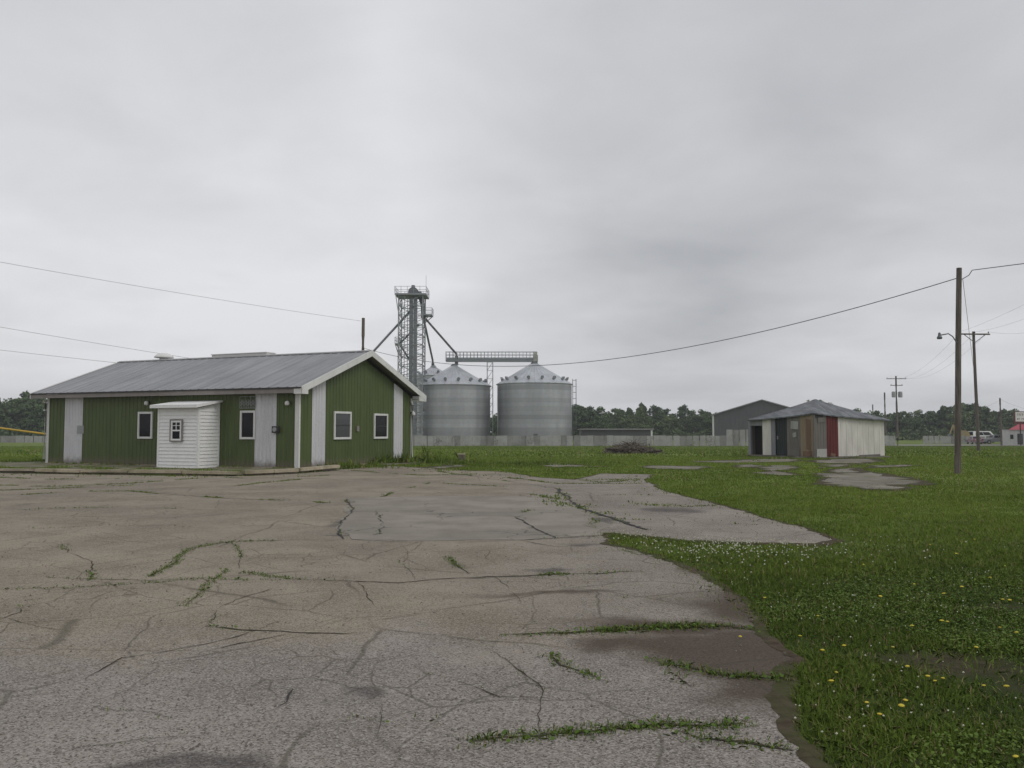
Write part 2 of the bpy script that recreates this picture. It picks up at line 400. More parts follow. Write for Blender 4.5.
BARE = [((3.05, 5.75), (.62, .34)), ((3.35, 5.2), (.32, .2)), ((4.3, 7.6), (.5, .16))]
def ground_mat():
    n = NT('lawn_soil'); p = n.pos()
    a = n.noise(p, 0.10, 5, 0.6, 0.3); b = n.noise(p, 0.7, 6, 0.65, 0.2); c = n.noise(p, 9, 4, 0.7); d = n.noise(n.mapping(p, (1, 0.35, 1)), 0.33, 5, 0.65)
    g = n.mix(n.ramp(b, 0.3, 0.7), (0.070, 0.116, 0.016), (0.150, 0.205, 0.040))
    g = n.mix(n.ramp(a, 0.42, 0.68, 0, 0.55), g, (0.205, 0.205, 0.075))
    g = n.mix(n.ramp(d, 0.5, 0.7, 0, 0.5), g, (0.050, 0.092, 0.014))
    g = n.mix(n.ramp(c, 0.35, 0.2, 0, 0.6), g, (0.05, 0.04, 0.025))
    s = n.mix(n.ramp(c, 0.3, 0.7), (0.038, 0.027, 0.019), (0.080, 0.060, 0.044))
    sx = n.N.new('ShaderNodeSeparateXYZ'); n.L.new(p, sx.inputs[0])
    # close by, the blades are real and the ground between them is soil
    low = n.mix(n.ramp(b, 0.35, 0.7), (0.030, 0.042, 0.012), (0.052, 0.066, 0.020))       # thatch between the near blades
    m = n.mix(n.ramp(sx.outputs[1], 7, 17, 0.0, 1.0), low, g)
    va = n.N.new('ShaderNodeVectorMath'); va.operation = 'MULTIPLY_ADD'; nz = n.N.new('ShaderNodeTexNoise'); n.L.new(p, nz.inputs['Vector']); nz.inputs['Scale'].default_value = 2.2; nz.inputs['Detail'].default_value = 5
    n.L.new(nz.outputs['Color'], va.inputs[0]); va.inputs[1].default_value = (.7, .7, 0); n.L.new(p, va.inputs[2])
    vb = n.mapping(va.outputs[0], loc=(-.35, -.35, 0))
    for c0, r0 in BARE: m = n.mix(n.math('MULTIPLY', n.blob(vb, c0, (r0[0]*1.25, r0[1]*1.25), 0.8), .7), m, s)
    n.bump(c, 0.6, 0.05)
    return n.out(m, 0.95, 0, 0.1)
# patches on the paving, world metres: centre, radii, softness
SILT = [((2.15, 7.5), (1.0, 1.3), 0.7), ((1.5, 5.9), (0.9, 1.0), 0.7), ((1.75, 5.3), (0.9, 0.55), 0.6), ((1.0, 6.0), (0.9, 0.35), 0.8), ((1.75, 6.1), (1.15, 0.75), 0.6), ((2.6, 9.2), (0.75, 1.0), 0.5), ((1.2, 6.7), (0.9, 0.5), 0.7), ((2.05, 5.3), (0.55, 0.5), 0.6), ((0.35, 8.1), (0.9, 0.22), 0.8)]
TAR = [((-1.35, 4.15), (0.42, 0.2), 0.7), ((-1.1, 5.15), (0.2, 0.22), 0.9), ((1.55, 14.6), (0.6, 0.5), 0.7), ((3.1, 16.6), (0.5, 0.9), 0.6), ((-3.0, 14.0), (0.35, 0.6), 0.7), ((-2.3, 12.9), (0.45, 0.2), 0.7), ((0.6, 13.2), (1.3, 0.25), 0.8), ((0.4, 9.3), (0.5, 0.2), 0.9), ((1.0, 11.4), (0.5, 0.25), 0.9)]
MAT['paving'] = paving_mat()
MAT['patch'] = concrete_mat('concrete_patch', (0.190, 0.172, 0.143), (0.275, 0.25, 0.212), 0.0, (0.13, 0.122, 0.112))
MAT['path'] = concrete_mat('concrete_path', (0.165, 0.148, 0.125), (0.25, 0.228, 0.195), 0.5, (0.11, 0.10, 0.085))
MAT['slab'] = concrete_mat('mossy_concrete', (0.15, 0.14, 0.095), (0.25, 0.23, 0.165), 0.95)
MAT['kerb'] = concrete_mat('kerb_concrete', (0.30, 0.255, 0.18), (0.46, 0.40, 0.30), 0.35)
MAT['ground'] = ground_mat()
MAT['crack'] = NT('crack_fill').out((0.052, 0.045, 0.031), 0.95, 0, 0.1)
MAT['tarcrack'] = NT('tar_crack').out((0.035, 0.034, 0.033), 0.8, 0, 0.2)
MAT['road'] = paint('road_asphalt', (0.24, 0.23, 0.215), 0.9, 0.12, 0.1)
MAT['fence'] = concrete_mat('fence_sheet', (0.30, 0.30, 0.29), (0.40, 0.395, 0.385), 0.0, (0.24, 0.235, 0.22))
MAT['fence_b'] = concrete_mat('fence_sheet_dull', (0.21, 0.21, 0.20), (0.30, 0.295, 0.285), 0.0, (0.16, 0.155, 0.145))

# ------------------------------------------------------------------ structure: ground, paving, kerb, road
def sheet(poly, z, thick, jag, name, mats, cut=0.35, seed=1):
    """a flat slab from a 2D outline with ragged edges; top at z above the terrain"""
    r = random.Random(seed); pts = []; wob = 0.0
    for i in range(len(poly)):
        a = Vector(poly[i][:2]); b = Vector(poly[(i+1) % len(poly)][:2]); L = (b-a).length
        mid = (a+b)/2; near_ = name == 'paving' and 2 < mid.y < 17 and mid.x > -2
        n = max(1, int(L / (.07 if near_ else cut))); nv = Vector((-(b-a).y, (b-a).x)).normalized() if L > 0 else Vector((0, 0))
        for k in range(n):
            q = a.lerp(b, k / n); wob = wob * (0.93 if near_ else 0.7) + r.gauss(0, jag * (.38 if near_ else .8))
            q += nv * (wob + r.gauss(0, jag * (.22 if near_ else .45)))
            pts.append(q)
    bm = bmesh.new()
    vs = [bm.verts.new((q.x, q.y, tz(q.y) + z)) for q in pts]
    f = bm.faces.new(vs)
    top = bmesh.ops.extrude_face_region(bm, geom=[f])
    for v in [e for e in top['geom'] if isinstance(e, bmesh.types.BMVert)]: v.co.z -= thick
    bmesh.ops.triangulate(bm, faces=bm.faces[:])
    bmesh.ops.recalc_face_normals(bm, faces=bm.faces[:])
    me = bpy.data.meshes.new(name); bm.to_mesh(me); bm.free()
    for m in (mats if isinstance(mats, list) else [mats]): me.materials.append(m)
    o = bpy.data.objects.new(name, me); COL.objects.link(o)
    return o, [(q.x, q.y) for q in pts]

def make_ground():
    ys = np.concatenate([np.arange(-60, 0, 6), np.arange(0, 60, 1.5), np.arange(60, 180, 5), np.arange(180, 420, 30), [500, 700, 900]])
    xs = np.concatenate([[-800, -600, -400], np.arange(-240, 241, 12), [400, 600, 800]])
    X, Y = np.meshgrid(xs, ys)
    Z = terrain(Y)
    und = 0.05 * np.sin(X * 0.11 + 1.3) * np.sin(Y * 0.09) * np.clip((Y - 52) / 30, 0, 1)
    Z = Z + und
    nx, ny = len(xs), len(ys)
    v = np.stack([X.ravel(), Y.ravel(), Z.ravel()], 1)
    f = [(j*nx+i, j*nx+i+1, (j+1)*nx+i+1, (j+1)*nx+i) for j in range(ny-1) for i in range(nx-1)]
    me = bpy.data.meshes.new('ground'); me.from_pydata(v.tolist(), [], f); me.materials.append(MAT['ground'])
    me.polygons.foreach_set('use_smooth', [True]*len(f))
    o = bpy.data.objects.new('ground', me); COL.objects.link(o); tag(o, kind='structure')
make_ground()
HAZE = 0.00045
def make_haze():
    mb = MB(); mb.box((-860, -120, -2.6), (860, 980, 36))
    m = bpy.data.materials.new('haze_air'); m.use_nodes = True; N = m.node_tree.nodes; N.clear()
    o = N.new('ShaderNodeOutputMaterial'); v = N.new('ShaderNodeVolumePrincipled')
    v.inputs['Color'].default_value = (.86, .89, .93, 1); v.inputs['Density'].default_value = HAZE; v.inputs['Anisotropy'].default_value = 0.0
    m.node_tree.links.new(v.outputs[0], o.inputs['Volume'])
    h = mb.build('haze', m); tag(h, kind='stuff')
make_haze()

PIX_LOT = [(818, 762), (800, 735), (782, 700), (783, 660), (768, 628), (742, 600), (702, 577), (655, 556), (612, 544), (604, 534),
           (680, 541), (760, 545), (822, 546), (838, 541), (792, 526), (738, 510), (690, 498), (662, 491), (644, 481), (652, 475),
           (600, 474), (575, 480), (540, 478), (505, 472), (470, 471), (440, 469)]
LOT = [tuple(G(*p)[:2]) for p in PIX_LOT]
LOT = LOT + [(-5.0, 36.5), (-9.0, 36.5), (-21.0, 42.0), (-27.0, 41.5), (-60, 41), (-60, -14), (2.2, -14), (1.9, 2.0)]
lot, LOT_EDGE = sheet(LOT, 0.016, 0.06, 0.05, 'paving', [MAT['paving']], 0.35, 3)
tag(lot, kind='structure')
PATCH = [tuple(G(*p)[:2]) for p in [(345, 541), (340, 524), (352, 508), (348, 499), (420, 497), (505, 497), (560, 500), (588, 511), (606, 528), (600, 536), (520, 540), (430, 543)]]
patch, PATCH_EDGE = sheet(PATCH, 0.022, 0.02, 0.07, 'concrete_patch', MAT['patch'], 0.3, 5)
tag(patch, kind='structure')

def strip(mb, pts, w, z, m, seed, jag=0.06, step=0.08):
    r = random.Random(seed); path = []
    for a, b in zip(pts[:-1], pts[1:]):
        a = Vector(a[:2]); b = Vector(b[:2]); n = max(1, int((b-a).length / step))
        path += [a.lerp(b, k/n) for k in range(n)]
    path.append(Vector(pts[-1][:2]))
    out = []; off = 0.0; wm = .7
    for i, q in enumerate(path):
        a = path[max(i-1, 0)]; b = path[min(i+1, len(path)-1)]
        t = (b - a).normalized(); nrm = Vector((-t.y, t.x))
        off = off * 0.90 + r.gauss(0, jag * 0.5); wm = min(1.4, max(-.15, wm + r.gauss(0, .22)))
        ww = w * max(.04, wm) * (0.5 + .8 * r.random()) * min(1.0, 0.25 + min(i, len(path)-1-i) / 4)
        c = q + nrm * off
        out.append((c, nrm, ww))
    vs = []
    for c, nrm, ww in out:
        for s in (-.5, .5):
            p = c + nrm * ww * s; vs.append((p.x, p.y, tz(p.y) + z))
    mb.add(vs, [(2*i, 2*i+1, 2*i+3, 2*i+2) for i in range(len(out)-1)], m)
    return [c for c, _, _ in out]

CR = [  # pixel polyline, width, material (0 soil, 1 tar), grass weight
 ([(0,591),(60,590),(110,587),(195,580),(300,581),(400,584),(440,581),(520,578),(565,576),(600,576),(642,573)], .035, 0, .35),
 ([(425,581),(480,579),(530,577),(566,575)], .06, 0, 1.6),
 ([(0,558),(60,562),(120,566),(180,566)], .02, 0, .15), ([(0,578),(70,580),(150,582)], .02, 0, .1),
 ([(152,578),(175,562),(188,550),(228,543),(290,541),(345,541)], .03, 0, .7),
 ([(186,608),(205,590),(228,570),(216,567)], .025, 0, .45), ([(245,574),(268,578),(292,580)], .03, 0, .9),
 ([(205,628),(240,633),(300,635),(420,636),(520,637),(600,634)], .03, 0, .12),
 ([(500,637),(560,636),(610,633),(650,630),(705,629),(770,634)], .05, 0, 1.0), ([(600,634),(650,630),(712,629)], .09, 0, 2.2),
 ([(548,656),(560,668),(605,681)], .035, 0, .9),
 ([(655,664),(690,670),(720,677),(790,683)], .05, 0, 1.6), ([(668,672),(700,690)], .03, 0, .4),
 ([(470,747),(540,741),(600,734),(660,729),(690,730),(745,727)], .05, 0, 2.0),
 ([(678,734),(700,742),(745,748),(792,757)], .05, 0, 1.3),
 ([(0,622),(24,614),(29,596)], .03, 0, .1), ([(0,620),(60,631),(90,632)], .025, 0, .05),
 ([(85,682),(120,660),(168,655),(235,640),(285,620)], .025, 0, .05), ([(0,700),(50,696),(88,682)], .02, 0, 0),
 ([(95,709),(150,716),(190,726),(215,737)], .022, 0, .05), ([(0,728),(30,716),(55,708)], .018, 0, 0),
 ([(268,690),(288,694),(284,706),(265,716)], .03, 1, 0), ([(210,626),(216,612),(240,600),(290,585)], .025, 0, .1),
 ([(345,541),(337,530),(340,523),(352,510),(346,500)], .05, 1, .25), ([(345,541),(430,545),(520,542),(600,537)], .05, 1, .1),
 ([(376,512),(388,524),(384,535),(372,537)], .035, 1, .1), ([(400,516),(470,514),(520,514)], .03, 1, .1),
 ([(514,518),(530,528),(556,540)], .06, 1, .2), ([(520,515),(540,508)], .05, 0, .8),
 ([(553,488),(566,498),(582,509),(622,521),(652,531)], .13, 1, .35), ([(520,493),(560,500),(590,512),(602,530)], .05, 0, .4),
 ([(0,491),(60,489),(100,487),(190,484),(236,480)], .06, 0, .8), ([(0,486),(60,487),(130,484),(210,478)], .06, 0, .7),
 ([(0,497),(30,495),(80,492),(130,492),(200,497),(330,504)], .05, 0, .7), ([(300,480),(255,484),(225,488)], .06, 0, .8),
 ([(378,498),(400,491),(440,481)], .05, 0, .5), ([(447,558),(456,567),(466,576)], .04, 0, .75), ([(350,471),(420,476),(500,474)], .07, 0, .8),
 ([(505,478),(560,484),(640,484)], .06, 0, .6), ([(600,496),(650,496),(690,498)], .03, 0, .3), ([(620,520),(700,523),(760,526)], .03, 0, .3),
 ([(0,512),(60,509),(130,508),(210,511),(300,512)], .02, 0, .25), ([(30,530),(110,526),(190,528)], .015, 0, .15), 
  ([(60,546),(75,556),(92,563),(88,582)], .018, 0, .35),  ([(232,543),(242,556),(238,570)], .015, 0, .3),
 ([(400,545),(408,556),(402,568),(410,582)], .012, 0, .1), ([(520,542),(560,548),(590,546)], .02, 0, .35), ([(606,545),(640,556),(660,556)], .02, 0, .4), ([(590,560),(640,562),(690,572)], .018, 0, .35),
 ([(620,600),(660,598),(720,592)], .012, 0, .1), ([(0,650),(40,640),(88,632)], .018, 0, .05),  ([(300,636),(330,650),(352,668),(420,676)], .013, 0, .05), ([(420,676),(470,690),(500,700),(560,702)], .012, 0, .05),
 ([(340,720),(390,726),(430,722),(470,745)], .014, 0, .1), ([(40,768),(80,750),(150,742),(215,737)], .015, 0, .03), ([(380,705),(384,722),(376,745)], .012, 1, 0),  ([(490,650),(520,668),(540,690),(545,740)], .012, 0, .05),
 ([(100,474),(160,476),(250,479),(330,476)], .06, 0, .6), ([(0,478),(50,480),(120,479)], .05, 0, .7), ([(420,482),(470,486),(520,488)], .04, 0, .4), ([(640,505),(680,508),(720,507)], .03, 0, .4), ([(560,478),(600,483),(640,480)], .05, 0, .6),
 ([(490,577),(520,600),(540,622)], .012, 0, 0), ([(360,582),(372,600),(378,612)], .012, 0, 0), ([(200,655),(230,648),(300,635)], .02, 0, .1),
 ([(545,595),(600,600),(650,595)], .012, 1, 0), ([(430,470),(480,478),(560,490)], .05, 0, .6)]
crk = MB(); WEED_PATHS = []
for i, (pl, w, m, g) in enumerate(CR):
    pts = [G(*p) for p in pl]
    path = strip(crk, pts, w * .55, 0.0205 if m == 0 else 0.0265, m, 100 + i, 0.022 if pts[0].y < 16 else 0.05)
    if g > 0: WEED_PATHS.append((path, w, g * .8))
KERB = [(-24.5, 31.9), (-22.6, 31.5), (-19.2, 31.1), (-13.5, 29.6), (-9.4, 28.8), (-8.0, 30.6), (-7.1, 33.3)]
pk_ = strip(crk, [Vector((x + (.1 if i < 4 else .25), y - (.30 if i < 4 else .12))) for i, (x, y) in enumerate(KERB)], .22, .0205, 0, 77, .05)  # weedy soil strip at the kerb foot, dark to paint its shade line
WEED_PATHS.append((pk_, .16, .5))
co = crk.build('paving_cracks', [MAT['crack'], MAT['tarcrack']]); tag(co, kind='structure')

# concrete pads and broken slabs round the shed, and a few along the far edge of the lot
PADS = [[(816,479),(835,474),(880,473),(914,483),(912,490),(870,490),(830,487)], [(755,474),(762,468),(790,466),(797,471),(780,476)],
        [(828,470),(860,468),(866,473),(836,475)], [(690,462),(760,459),(805,460),(800,462),(740,463)], [(808,461),(850,459),(880,459),(893,462),(860,464),(815,464)],
        [(735,466),(752,465),(756,467),(738,468)], [(420,468),(455,464),(470,467),(440,470)], [(500,463),(560,464),(610,467),(560,468)], [(650,466),(700,467),(690,470),(640,469)], [(820,466),(850,465),(848,468),(822,469)], [(862,466),(905,465),(910,467),(866,469)]]
PAD_EDGES = []
for i, pd in enumerate(PADS):
    o, e = sheet([tuple(G(*p)[:2]) for p in pd], 0.03, 0.09, 0.22, 'broken_slab', MAT['path'], 0.45, 40 + i)
    tag(o, kind='structure'); PAD_EDGES.append(e)

MAT['soil'] = None
def soil_mat():
    n = NT('crept_soil'); p = n.pos(); c = n.noise(p, 14, 5, 0.7); b = n.noise(p, 1.4, 4, 0.6)
    m = n.mix(n.ramp(c, 0.3, 0.7), (0.044, 0.032, 0.023), (0.090, 0.069, 0.050))
    m = n.mix(n.ramp(b, 0.40, 0.6, 0, 0.7), m, (0.050, 0.062, 0.020)); n.bump(c, 0.6, 0.02)
    return n.out(m, 0.95, 0, 0.1)
MAT['soil'] = soil_mat()
def skirt(edge, z, keep, inw, seed):
    # soil and moss crept in over the rim of a slab, in ragged tongues
    r = random.Random(seed); n = len(edge); area = sum(edge[i][0]*edge[(i+1)%n][1]-edge[(i+1)%n][0]*edge[i][1] for i in range(n)); sg = 1 if area > 0 else -1
    mb = MB(); prev = None; w = inw
    for i in range(n + 1):
        a = Vector(edge[i % n]); t = Vector(edge[(i+3) % n]) - Vector(edge[(i-3) % n]); 
        if not keep(a) or t.length < 1e-6: prev = None; continue
        t.normalize(); nr = Vector((-t.y, t.x)) * sg
        fr = .9 if len(edge) > 400 and a.y < 17 else .75
        w = min(inw*2.6, max(.015, w*fr + r.gauss(inw*(1-fr), inw*(.28 if fr == .9 else .5))))
        o = a - nr * (.04 if a.y < 9 else .10); q = a + nr * w; zz = z + r.uniform(.002, .005)
        cur = [(o.x, o.y, tz(o.y) + .006), (a.x, a.y, tz(a.y) + zz + .003), (q.x, q.y, tz(q.y) + zz - .0015)]
        if prev: mb.add(prev + cur, [(0,3,4,1), (1,4,5,2)])
        prev = cur
    o = mb.build('edge_soil', MAT['soil']); tag(o, kind='structure')
skirt(LOT_EDGE, .016, lambda a: 3 < a.y < 36 and a.x > -6, .055, 1)
for i, e in enumerate(PAD_EDGES): skirt(e, .03, lambda a: True, .22, 60 + i)

# ------------------------------------------------------------------ green metal building
B0 = Vector((-8.52, 33.2)); BDX = Vector((0.919, -0.395)).normalized(); BDY = Vector((0.395, 0.919)).normalized()
BL, BW = 14.35, 8.85
BORG = B0 - BDX * BL                       # left front corner
BROT = math.atan2(BDX.y, BDX.x)
def front_u(px):
    """distance along the front wall from its left corner at a photo column"""
    k = (px - CX) / F
    # (BORG + u BDX).x = k * y'
    x0, y0 = BORG; dx, dy = BDX
    kk = k * math.cos(PITCH)
    return (kk * y0 - x0) / (dx - kk * dy) + 0.04
def gable_v(px):
    kk = (px - CX) / F
    return (kk * B0.y - B0.x) / (BDY.x - kk * BDY.y)

SLAB = [(-22.6, 31.6), (-19.2, 31.2), (-13.5, 29.7), (-9.4, 28.9), (-8.0, 30.8), (-7.3, 33.5), (-5.2, 38.0), (-3.6, 41.5), (-4.5, 43.0), (-9, 42), (-23.0, 40.5), (-26, 38)]
slab, SLAB_EDGE = sheet(SLAB, 0.06, 0.12, 0.03, 'concrete_walk', MAT['slab'], 0.5, 9); tag(slab, kind='structure')
def make_kerb():
    mb = MB(); line = [(-24.5, 31.9), (-22.6, 31.5), (-19.2, 31.1), (-13.5, 29.6), (-9.4, 28.8), (-8.0, 30.6), (-7.1, 33.3)]
    r = random.Random(4)
    for a, b in zip(line[:-1], line[1:]):
        a = Vector((*a, 0)); b = Vector((*b, 0)); L = (b-a).length; n = max(1, round(L / 1.9)); d = (b-a).normalized(); nr = Vector((d.y, -d.x, 0))
        for k in range(n):
            p = a.lerp(b, k/n) + d * 0.02; q = a.lerp(b, (k+1)/n) - d * 0.02
            h = 0.17 + r.uniform(-.03, .015); o = nr * r.uniform(-.05, .05)
            if r.random() < 0.12: continue
            w0 = nr * 0.02; w1 = nr * 0.20
            sec = lambda c, hh: [c + w0 + o + Vector((0,0,0.01)), c + w1 + o + Vector((0,0,0.01)), c + nr*0.17 + o + Vector((0,0,hh)), c + w0 + o + Vector((0,0,hh))]
            # footing set back under an overhanging cap, so the joint below the cap lies in shade
            up = lambda c, a, b_, z0, z1: [c + nr*a + o + Vector((0,0,z0)), c + nr*b_ + o + Vector((0,0,z0)), c + nr*(b_-.02) + o + Vector((0,0,z1)), c + nr*a + o + Vector((0,0,z1))]
            mb.prism(up(p, .02, .12, .0, .088), q - p, 0)
            mb.prism(up(p, .0, .27, .09, h + .02), q - p + Vector((0, 0, r.uniform(-.02, .02))), 0)
    return mb.build('kerb', MAT['kerb'])
tag(make_kerb(), kind='structure')

FLOOR = 0.09; EAVE = 3.17
def ribbed(mb, p0, d, out, L, zb, ztop, pitch=0.2286, rib=0.022, m=0, start=0.0):
    """ribbed sheet standing from zb to ztop(u) along p0 + u d, ribs pushed along 'out'"""
    us = [0.0]; hs = [0.0]; u = pitch * 0.5 - start
    while u < L - 0.06:
        if u > 0.05:
            us += [u - .045, u - .02, u + .02, u + .045]; hs += [0, rib, rib, 0]
        u += pitch
    us.append(L); hs.append(0)
    n = len(us); vs = []
    for u, h in zip(us, hs):
        q = Vector(p0) + Vector(d) * u + Vector(out) * h
        vs.append((q.x, q.y, zb)); vs.append((q.x, q.y, ztop(u)))
    mb.add(vs, [(2*i, 2*i+2, 2*i+3, 2*i+1) for i in range(n-1)], m)

bld = thing('metal_building', 'long low green metal building with white panels and a grey gabled roof', 'building', (BORG.x, BORG.y, 0), BROT)
W0, W1 = BW, EAVE
SL = 1.80 / 4.82                                   # roof slope (rise over run)
RIDGE_Y = BW / 2 + 0.15
def ztop_g(v): return 3.10 + SL * (RIDGE_Y - abs(v - RIDGE_Y)) + 0.02
# concrete base plinth
mb = MB(); mb.box((-.04, -.04, 0.0), (BL+.04, BW+.04, FLOOR)); mb.build('foundation', MAT['kerb'], bld)
# wall bands: (a, b, white?)
uP1 = (front_u(64.0), front_u(82)); uP2 = (front_u(254.3), front_u(275.6))
mb = MB()
for a, b in ((0, uP1[0]), (uP1[1], uP2[0]), (uP2[1], BL)):
    ribbed(mb, (a, 0, 0), (1,0,0), (0,-1,0), b-a, FLOOR, lambda u: EAVE)
mb.build('wall', MAT['green_metal'], bld)
for a, b in (uP1, uP2):
    mb = MB(); ribbed(mb, (a, -.012, 0), (1,0,0), (0,-1,0), b-a, FLOOR, lambda u: EAVE, 0.19); mb.build('wall_panel', MAT['white_metal'], bld)
vP1 = (gable_v(312), gable_v(325.3)); vP2 = (gable_v(393.6), gable_v(402.6))
mb = MB()
for a, b in ((0, vP1[0]), (vP1[1], vP2[0]), (vP2[1], BW)):
    cuts = sorted({a, b} | ({RIDGE_Y} if a < RIDGE_Y < b else set()))
    for c, d in zip(cuts[:-1], cuts[1:]):
        ribbed(mb, (BL, c, 0), (0,1,0), (1,0,0), d-c, FLOOR, lambda u, c=c: ztop_g(c + u))
mb.build('gable_wall', MAT['green_metal'], bld)
for a, b in (vP1, vP2):
    mb = MB(); ribbed(mb, (BL+.012, a, 0), (0,1,0), (1,0,0), b-a, FLOOR, lambda u, a=a: ztop_g(a+u), 0.19); mb.build('wall_panel', MAT['white_metal'], bld)
mb = MB()
ribbed(mb, (0, BW, 0), (1,0,0), (0,1,0), BL, FLOOR, lambda u: EAVE)
for c, d in ((0, RIDGE_Y), (RIDGE_Y, BW)): ribbed(mb, (0, c, 0), (0,1,0), (-1,0,0), d-c, FLOOR, lambda u, c=c: ztop_g(c+u))
mb.build('back_wall', MAT['green_metal'], bld)
# corner trims
for (x, y) in ((0,0), (BL,0), (BL,BW), (0,BW)):
    mb = MB(); w = .16 if x else .11
    sx = 1 if x else -1; sy = 1 if y else -1
    mb.box((min(x, x-sx*w), y + (0.004 if y else -.042), FLOOR-.02), (max(x, x-sx*w), y + (.042 if y else -.004), EAVE))
    mb.box((x + (0.004 if x else -.044), min(y + sy*.042, y - sy*.05), FLOOR-.02), (x + (.044 if x else -.004), max(y + sy*.042, y - sy*.05), EAVE-.003))
    mb.build('corner_trim', MAT['white_trim'], bld)
# roof: two ribbed sheets with thickness
OV_E, OV_G = 0.40, 0.38
OV_B = 2 * RIDGE_Y + OV_E - BW            # the back eave hangs further out
rx0, rx1 = -0.70, BL + OV_G + .06
def roof_z(y): return 3.30 + SL * (RIDGE_Y + OV_E - abs(y - RIDGE_Y))
mb = MB()
for side in (0, 1):
    ye = -OV_E if side == 0 else BW + OV_B
    us = [rx0]; hs = [0]; u = rx0 + 0.15
    while u < rx1 - .08:
        us += [u-.04, u-.018, u+.018, u+.04]; hs += [0, .022, .022, 0]; u += 0.457
    us.append(rx1); hs.append(0)
    vs = []
    for u, h in zip(us, hs):
        vs.append((u, ye, roof_z(ye) + h)); vs.append((u, RIDGE_Y, roof_z(RIDGE_Y) + h))
    mb.add(vs, [(2*i, 2*i+2, 2*i+3, 2*i+1) for i in range(len(us)-1)])
    y0, y1 = (ye, RIDGE_Y); a, b = roof_z(ye) - .05, roof_z(RIDGE_Y) - .05
    mb.add([(rx0, y0, a), (rx1, y0, a), (rx1, y1, b), (rx0, y1, b)], [(0,1,2,3)])
rf = mb.build('roof', MAT['roof'], bld)
mb = MB()
for s in (-1, 1):
    mb.prism([(rx0-.01, RIDGE_Y, roof_z(RIDGE_Y)+.045), (rx0-.01, RIDGE_Y+s*.17, roof_z(RIDGE_Y+.17)+.045), (rx0-.01, RIDGE_Y+s*.17, roof_z(RIDGE_Y+.17)+.02), (rx0-.01, RIDGE_Y, roof_z(RIDGE_Y)+.02)], (rx1-rx0+.02, 0, 0))
mb.build('ridge_cap', MAT['grey'], rf)
# rake boards on both gables, white at the visible end, and soffits
for xe, sgn in ((rx1, 1), (rx0, -1)):
    for s in (-1, 1):
        mb = MB(); ye = RIDGE_Y + s*(RIDGE_Y + OV_E + .02)
        za, zb = roof_z(ye), roof_z(RIDGE_Y)
        mb.prism([(xe - sgn*.015, ye, za + .03), (xe - sgn*.015, RIDGE_Y, zb + .03), (xe - sgn*.015, RIDGE_Y, zb - .24), (xe - sgn*.015, ye, za - .24)], (sgn*.045, 0, 0))
        mb.build('rake_board', MAT['white_trim'], bld)
        mb = MB(); x2 = BL + .03 if sgn > 0 else -.03
        lo, hi = min(xe - sgn*.02, x2), max(xe - sgn*.02, x2)
        mb.prism([(lo, ye + -s*.03, za - .14), (hi, ye - s*.03, za - .14), (hi, RIDGE_Y, zb - .14), (lo, RIDGE_Y, zb - .14)], (0, 0, .02))
        mb.build('gable_soffit', MAT['soffit'], bld)
# eaves: fascia, dark gutter lip, soffit
for ye, s in ((-OV_E, -1), (BW + OV_B, 1)):
    mb = MB(); z = roof_z(ye)
    y0, y1 = sorted((ye + s*.005, ye - s*.03)); mb.box((rx0+.03, y0, z-.235), (rx1-.03, y1, z-.06)); mb.build('fascia', MAT['soffit'], bld)
    mb = MB(); y0, y1 = sorted((ye + s*.008, ye + s*.05)); mb.box((rx0+.02, y0, z-.058), (rx1-.03, y1, z-.022)); mb.build('gutter', MAT['gutter_dark'], bld)
    mb = MB(); y0, y1 = sorted((ye - s*.03, (0 if s < 0 else BW) )); mb.box((rx0+.03, y0, EAVE-.06), (rx1-.03, y1, EAVE-.035)); mb.build('eave_soffit', MAT['soffit'], bld)
# eave return box at the near gable corner
mb = MB(); mb.box((BL+.06, -OV_E-.02, 3.03), (rx1+.02, -.02, 3.28)); mb.build('eave_return', MAT['white_trim'], bld)
mb = MB(); mb.box((BL+.06, BW+.02, 3.03), (rx1+.02, BW+OV_B+.02, 3.28)); mb.build('eave_return', MAT['white_trim'], bld)
# downspouts
for x, y in ((-.08, -.10), (BL+.09, BW-.02)):
    mb = MB(); mb.tube([(x, y, 0.25), (x, y, 2.85), (x, y-.1, 3.02)], .045, 8); mb.box((x-.06, y-.06, 2.5), (x+.06, y+.06, 2.55)); mb.build('downspout', MAT['white_trim'], bld, True)

def window(x0, x1, z0, z1, place, name='window', glass='glass', parent=bld, fw=.09, cross=False):
    """place(u, w, z) -> local point; w is distance out of the wall"""
    def bx(mb, u0, u1, a, b, w0, w1):
        P = [place(u, w, z) for z in (a, b) for (u, w) in ((u0,w0),(u1,w0),(u1,w1),(u0,w1))]
        mb.add(P, [(3,2,1,0),(4,5,6,7),(0,1,5,4),(1,2,6,5),(2,3,7,6),(3,0,4,7)])
    mb = MB()
    bx(mb, x0, x0+fw, z0, z1, .005, .075); bx(mb, x1-fw, x1, z0, z1, .005, .075)
    bx(mb, x0+fw, x1-fw, z1-fw, z1, .005, .072); bx(mb, x0+fw, x1-fw, z0, z0+fw, .005, .078)
    w = mb.build(name, MAT['white_trim'], parent)
    mb = MB(); bx(mb, x0+fw, x1-fw, z0+fw, z1-fw, .026, .034); mb.build('pane', MAT[glass], w)
    if not cross:
        mb = MB(); zm = (z0+z1)/2
        bx(mb, x0+fw, x1-fw, zm-.015, zm+.015, .035, .045); mb.build('sash_rail', MAT['dark'], w)
    return w
PF = lambda u, w, z: (u, -w, z)
PG = lambda v, w, z: (BL + w, v, z)
window(front_u(138), front_u(152.5), 1.22, 2.40, PF, cross=True)
window(front_u(240), front_u(255.3), 1.22, 2.40, PF, cross=True)
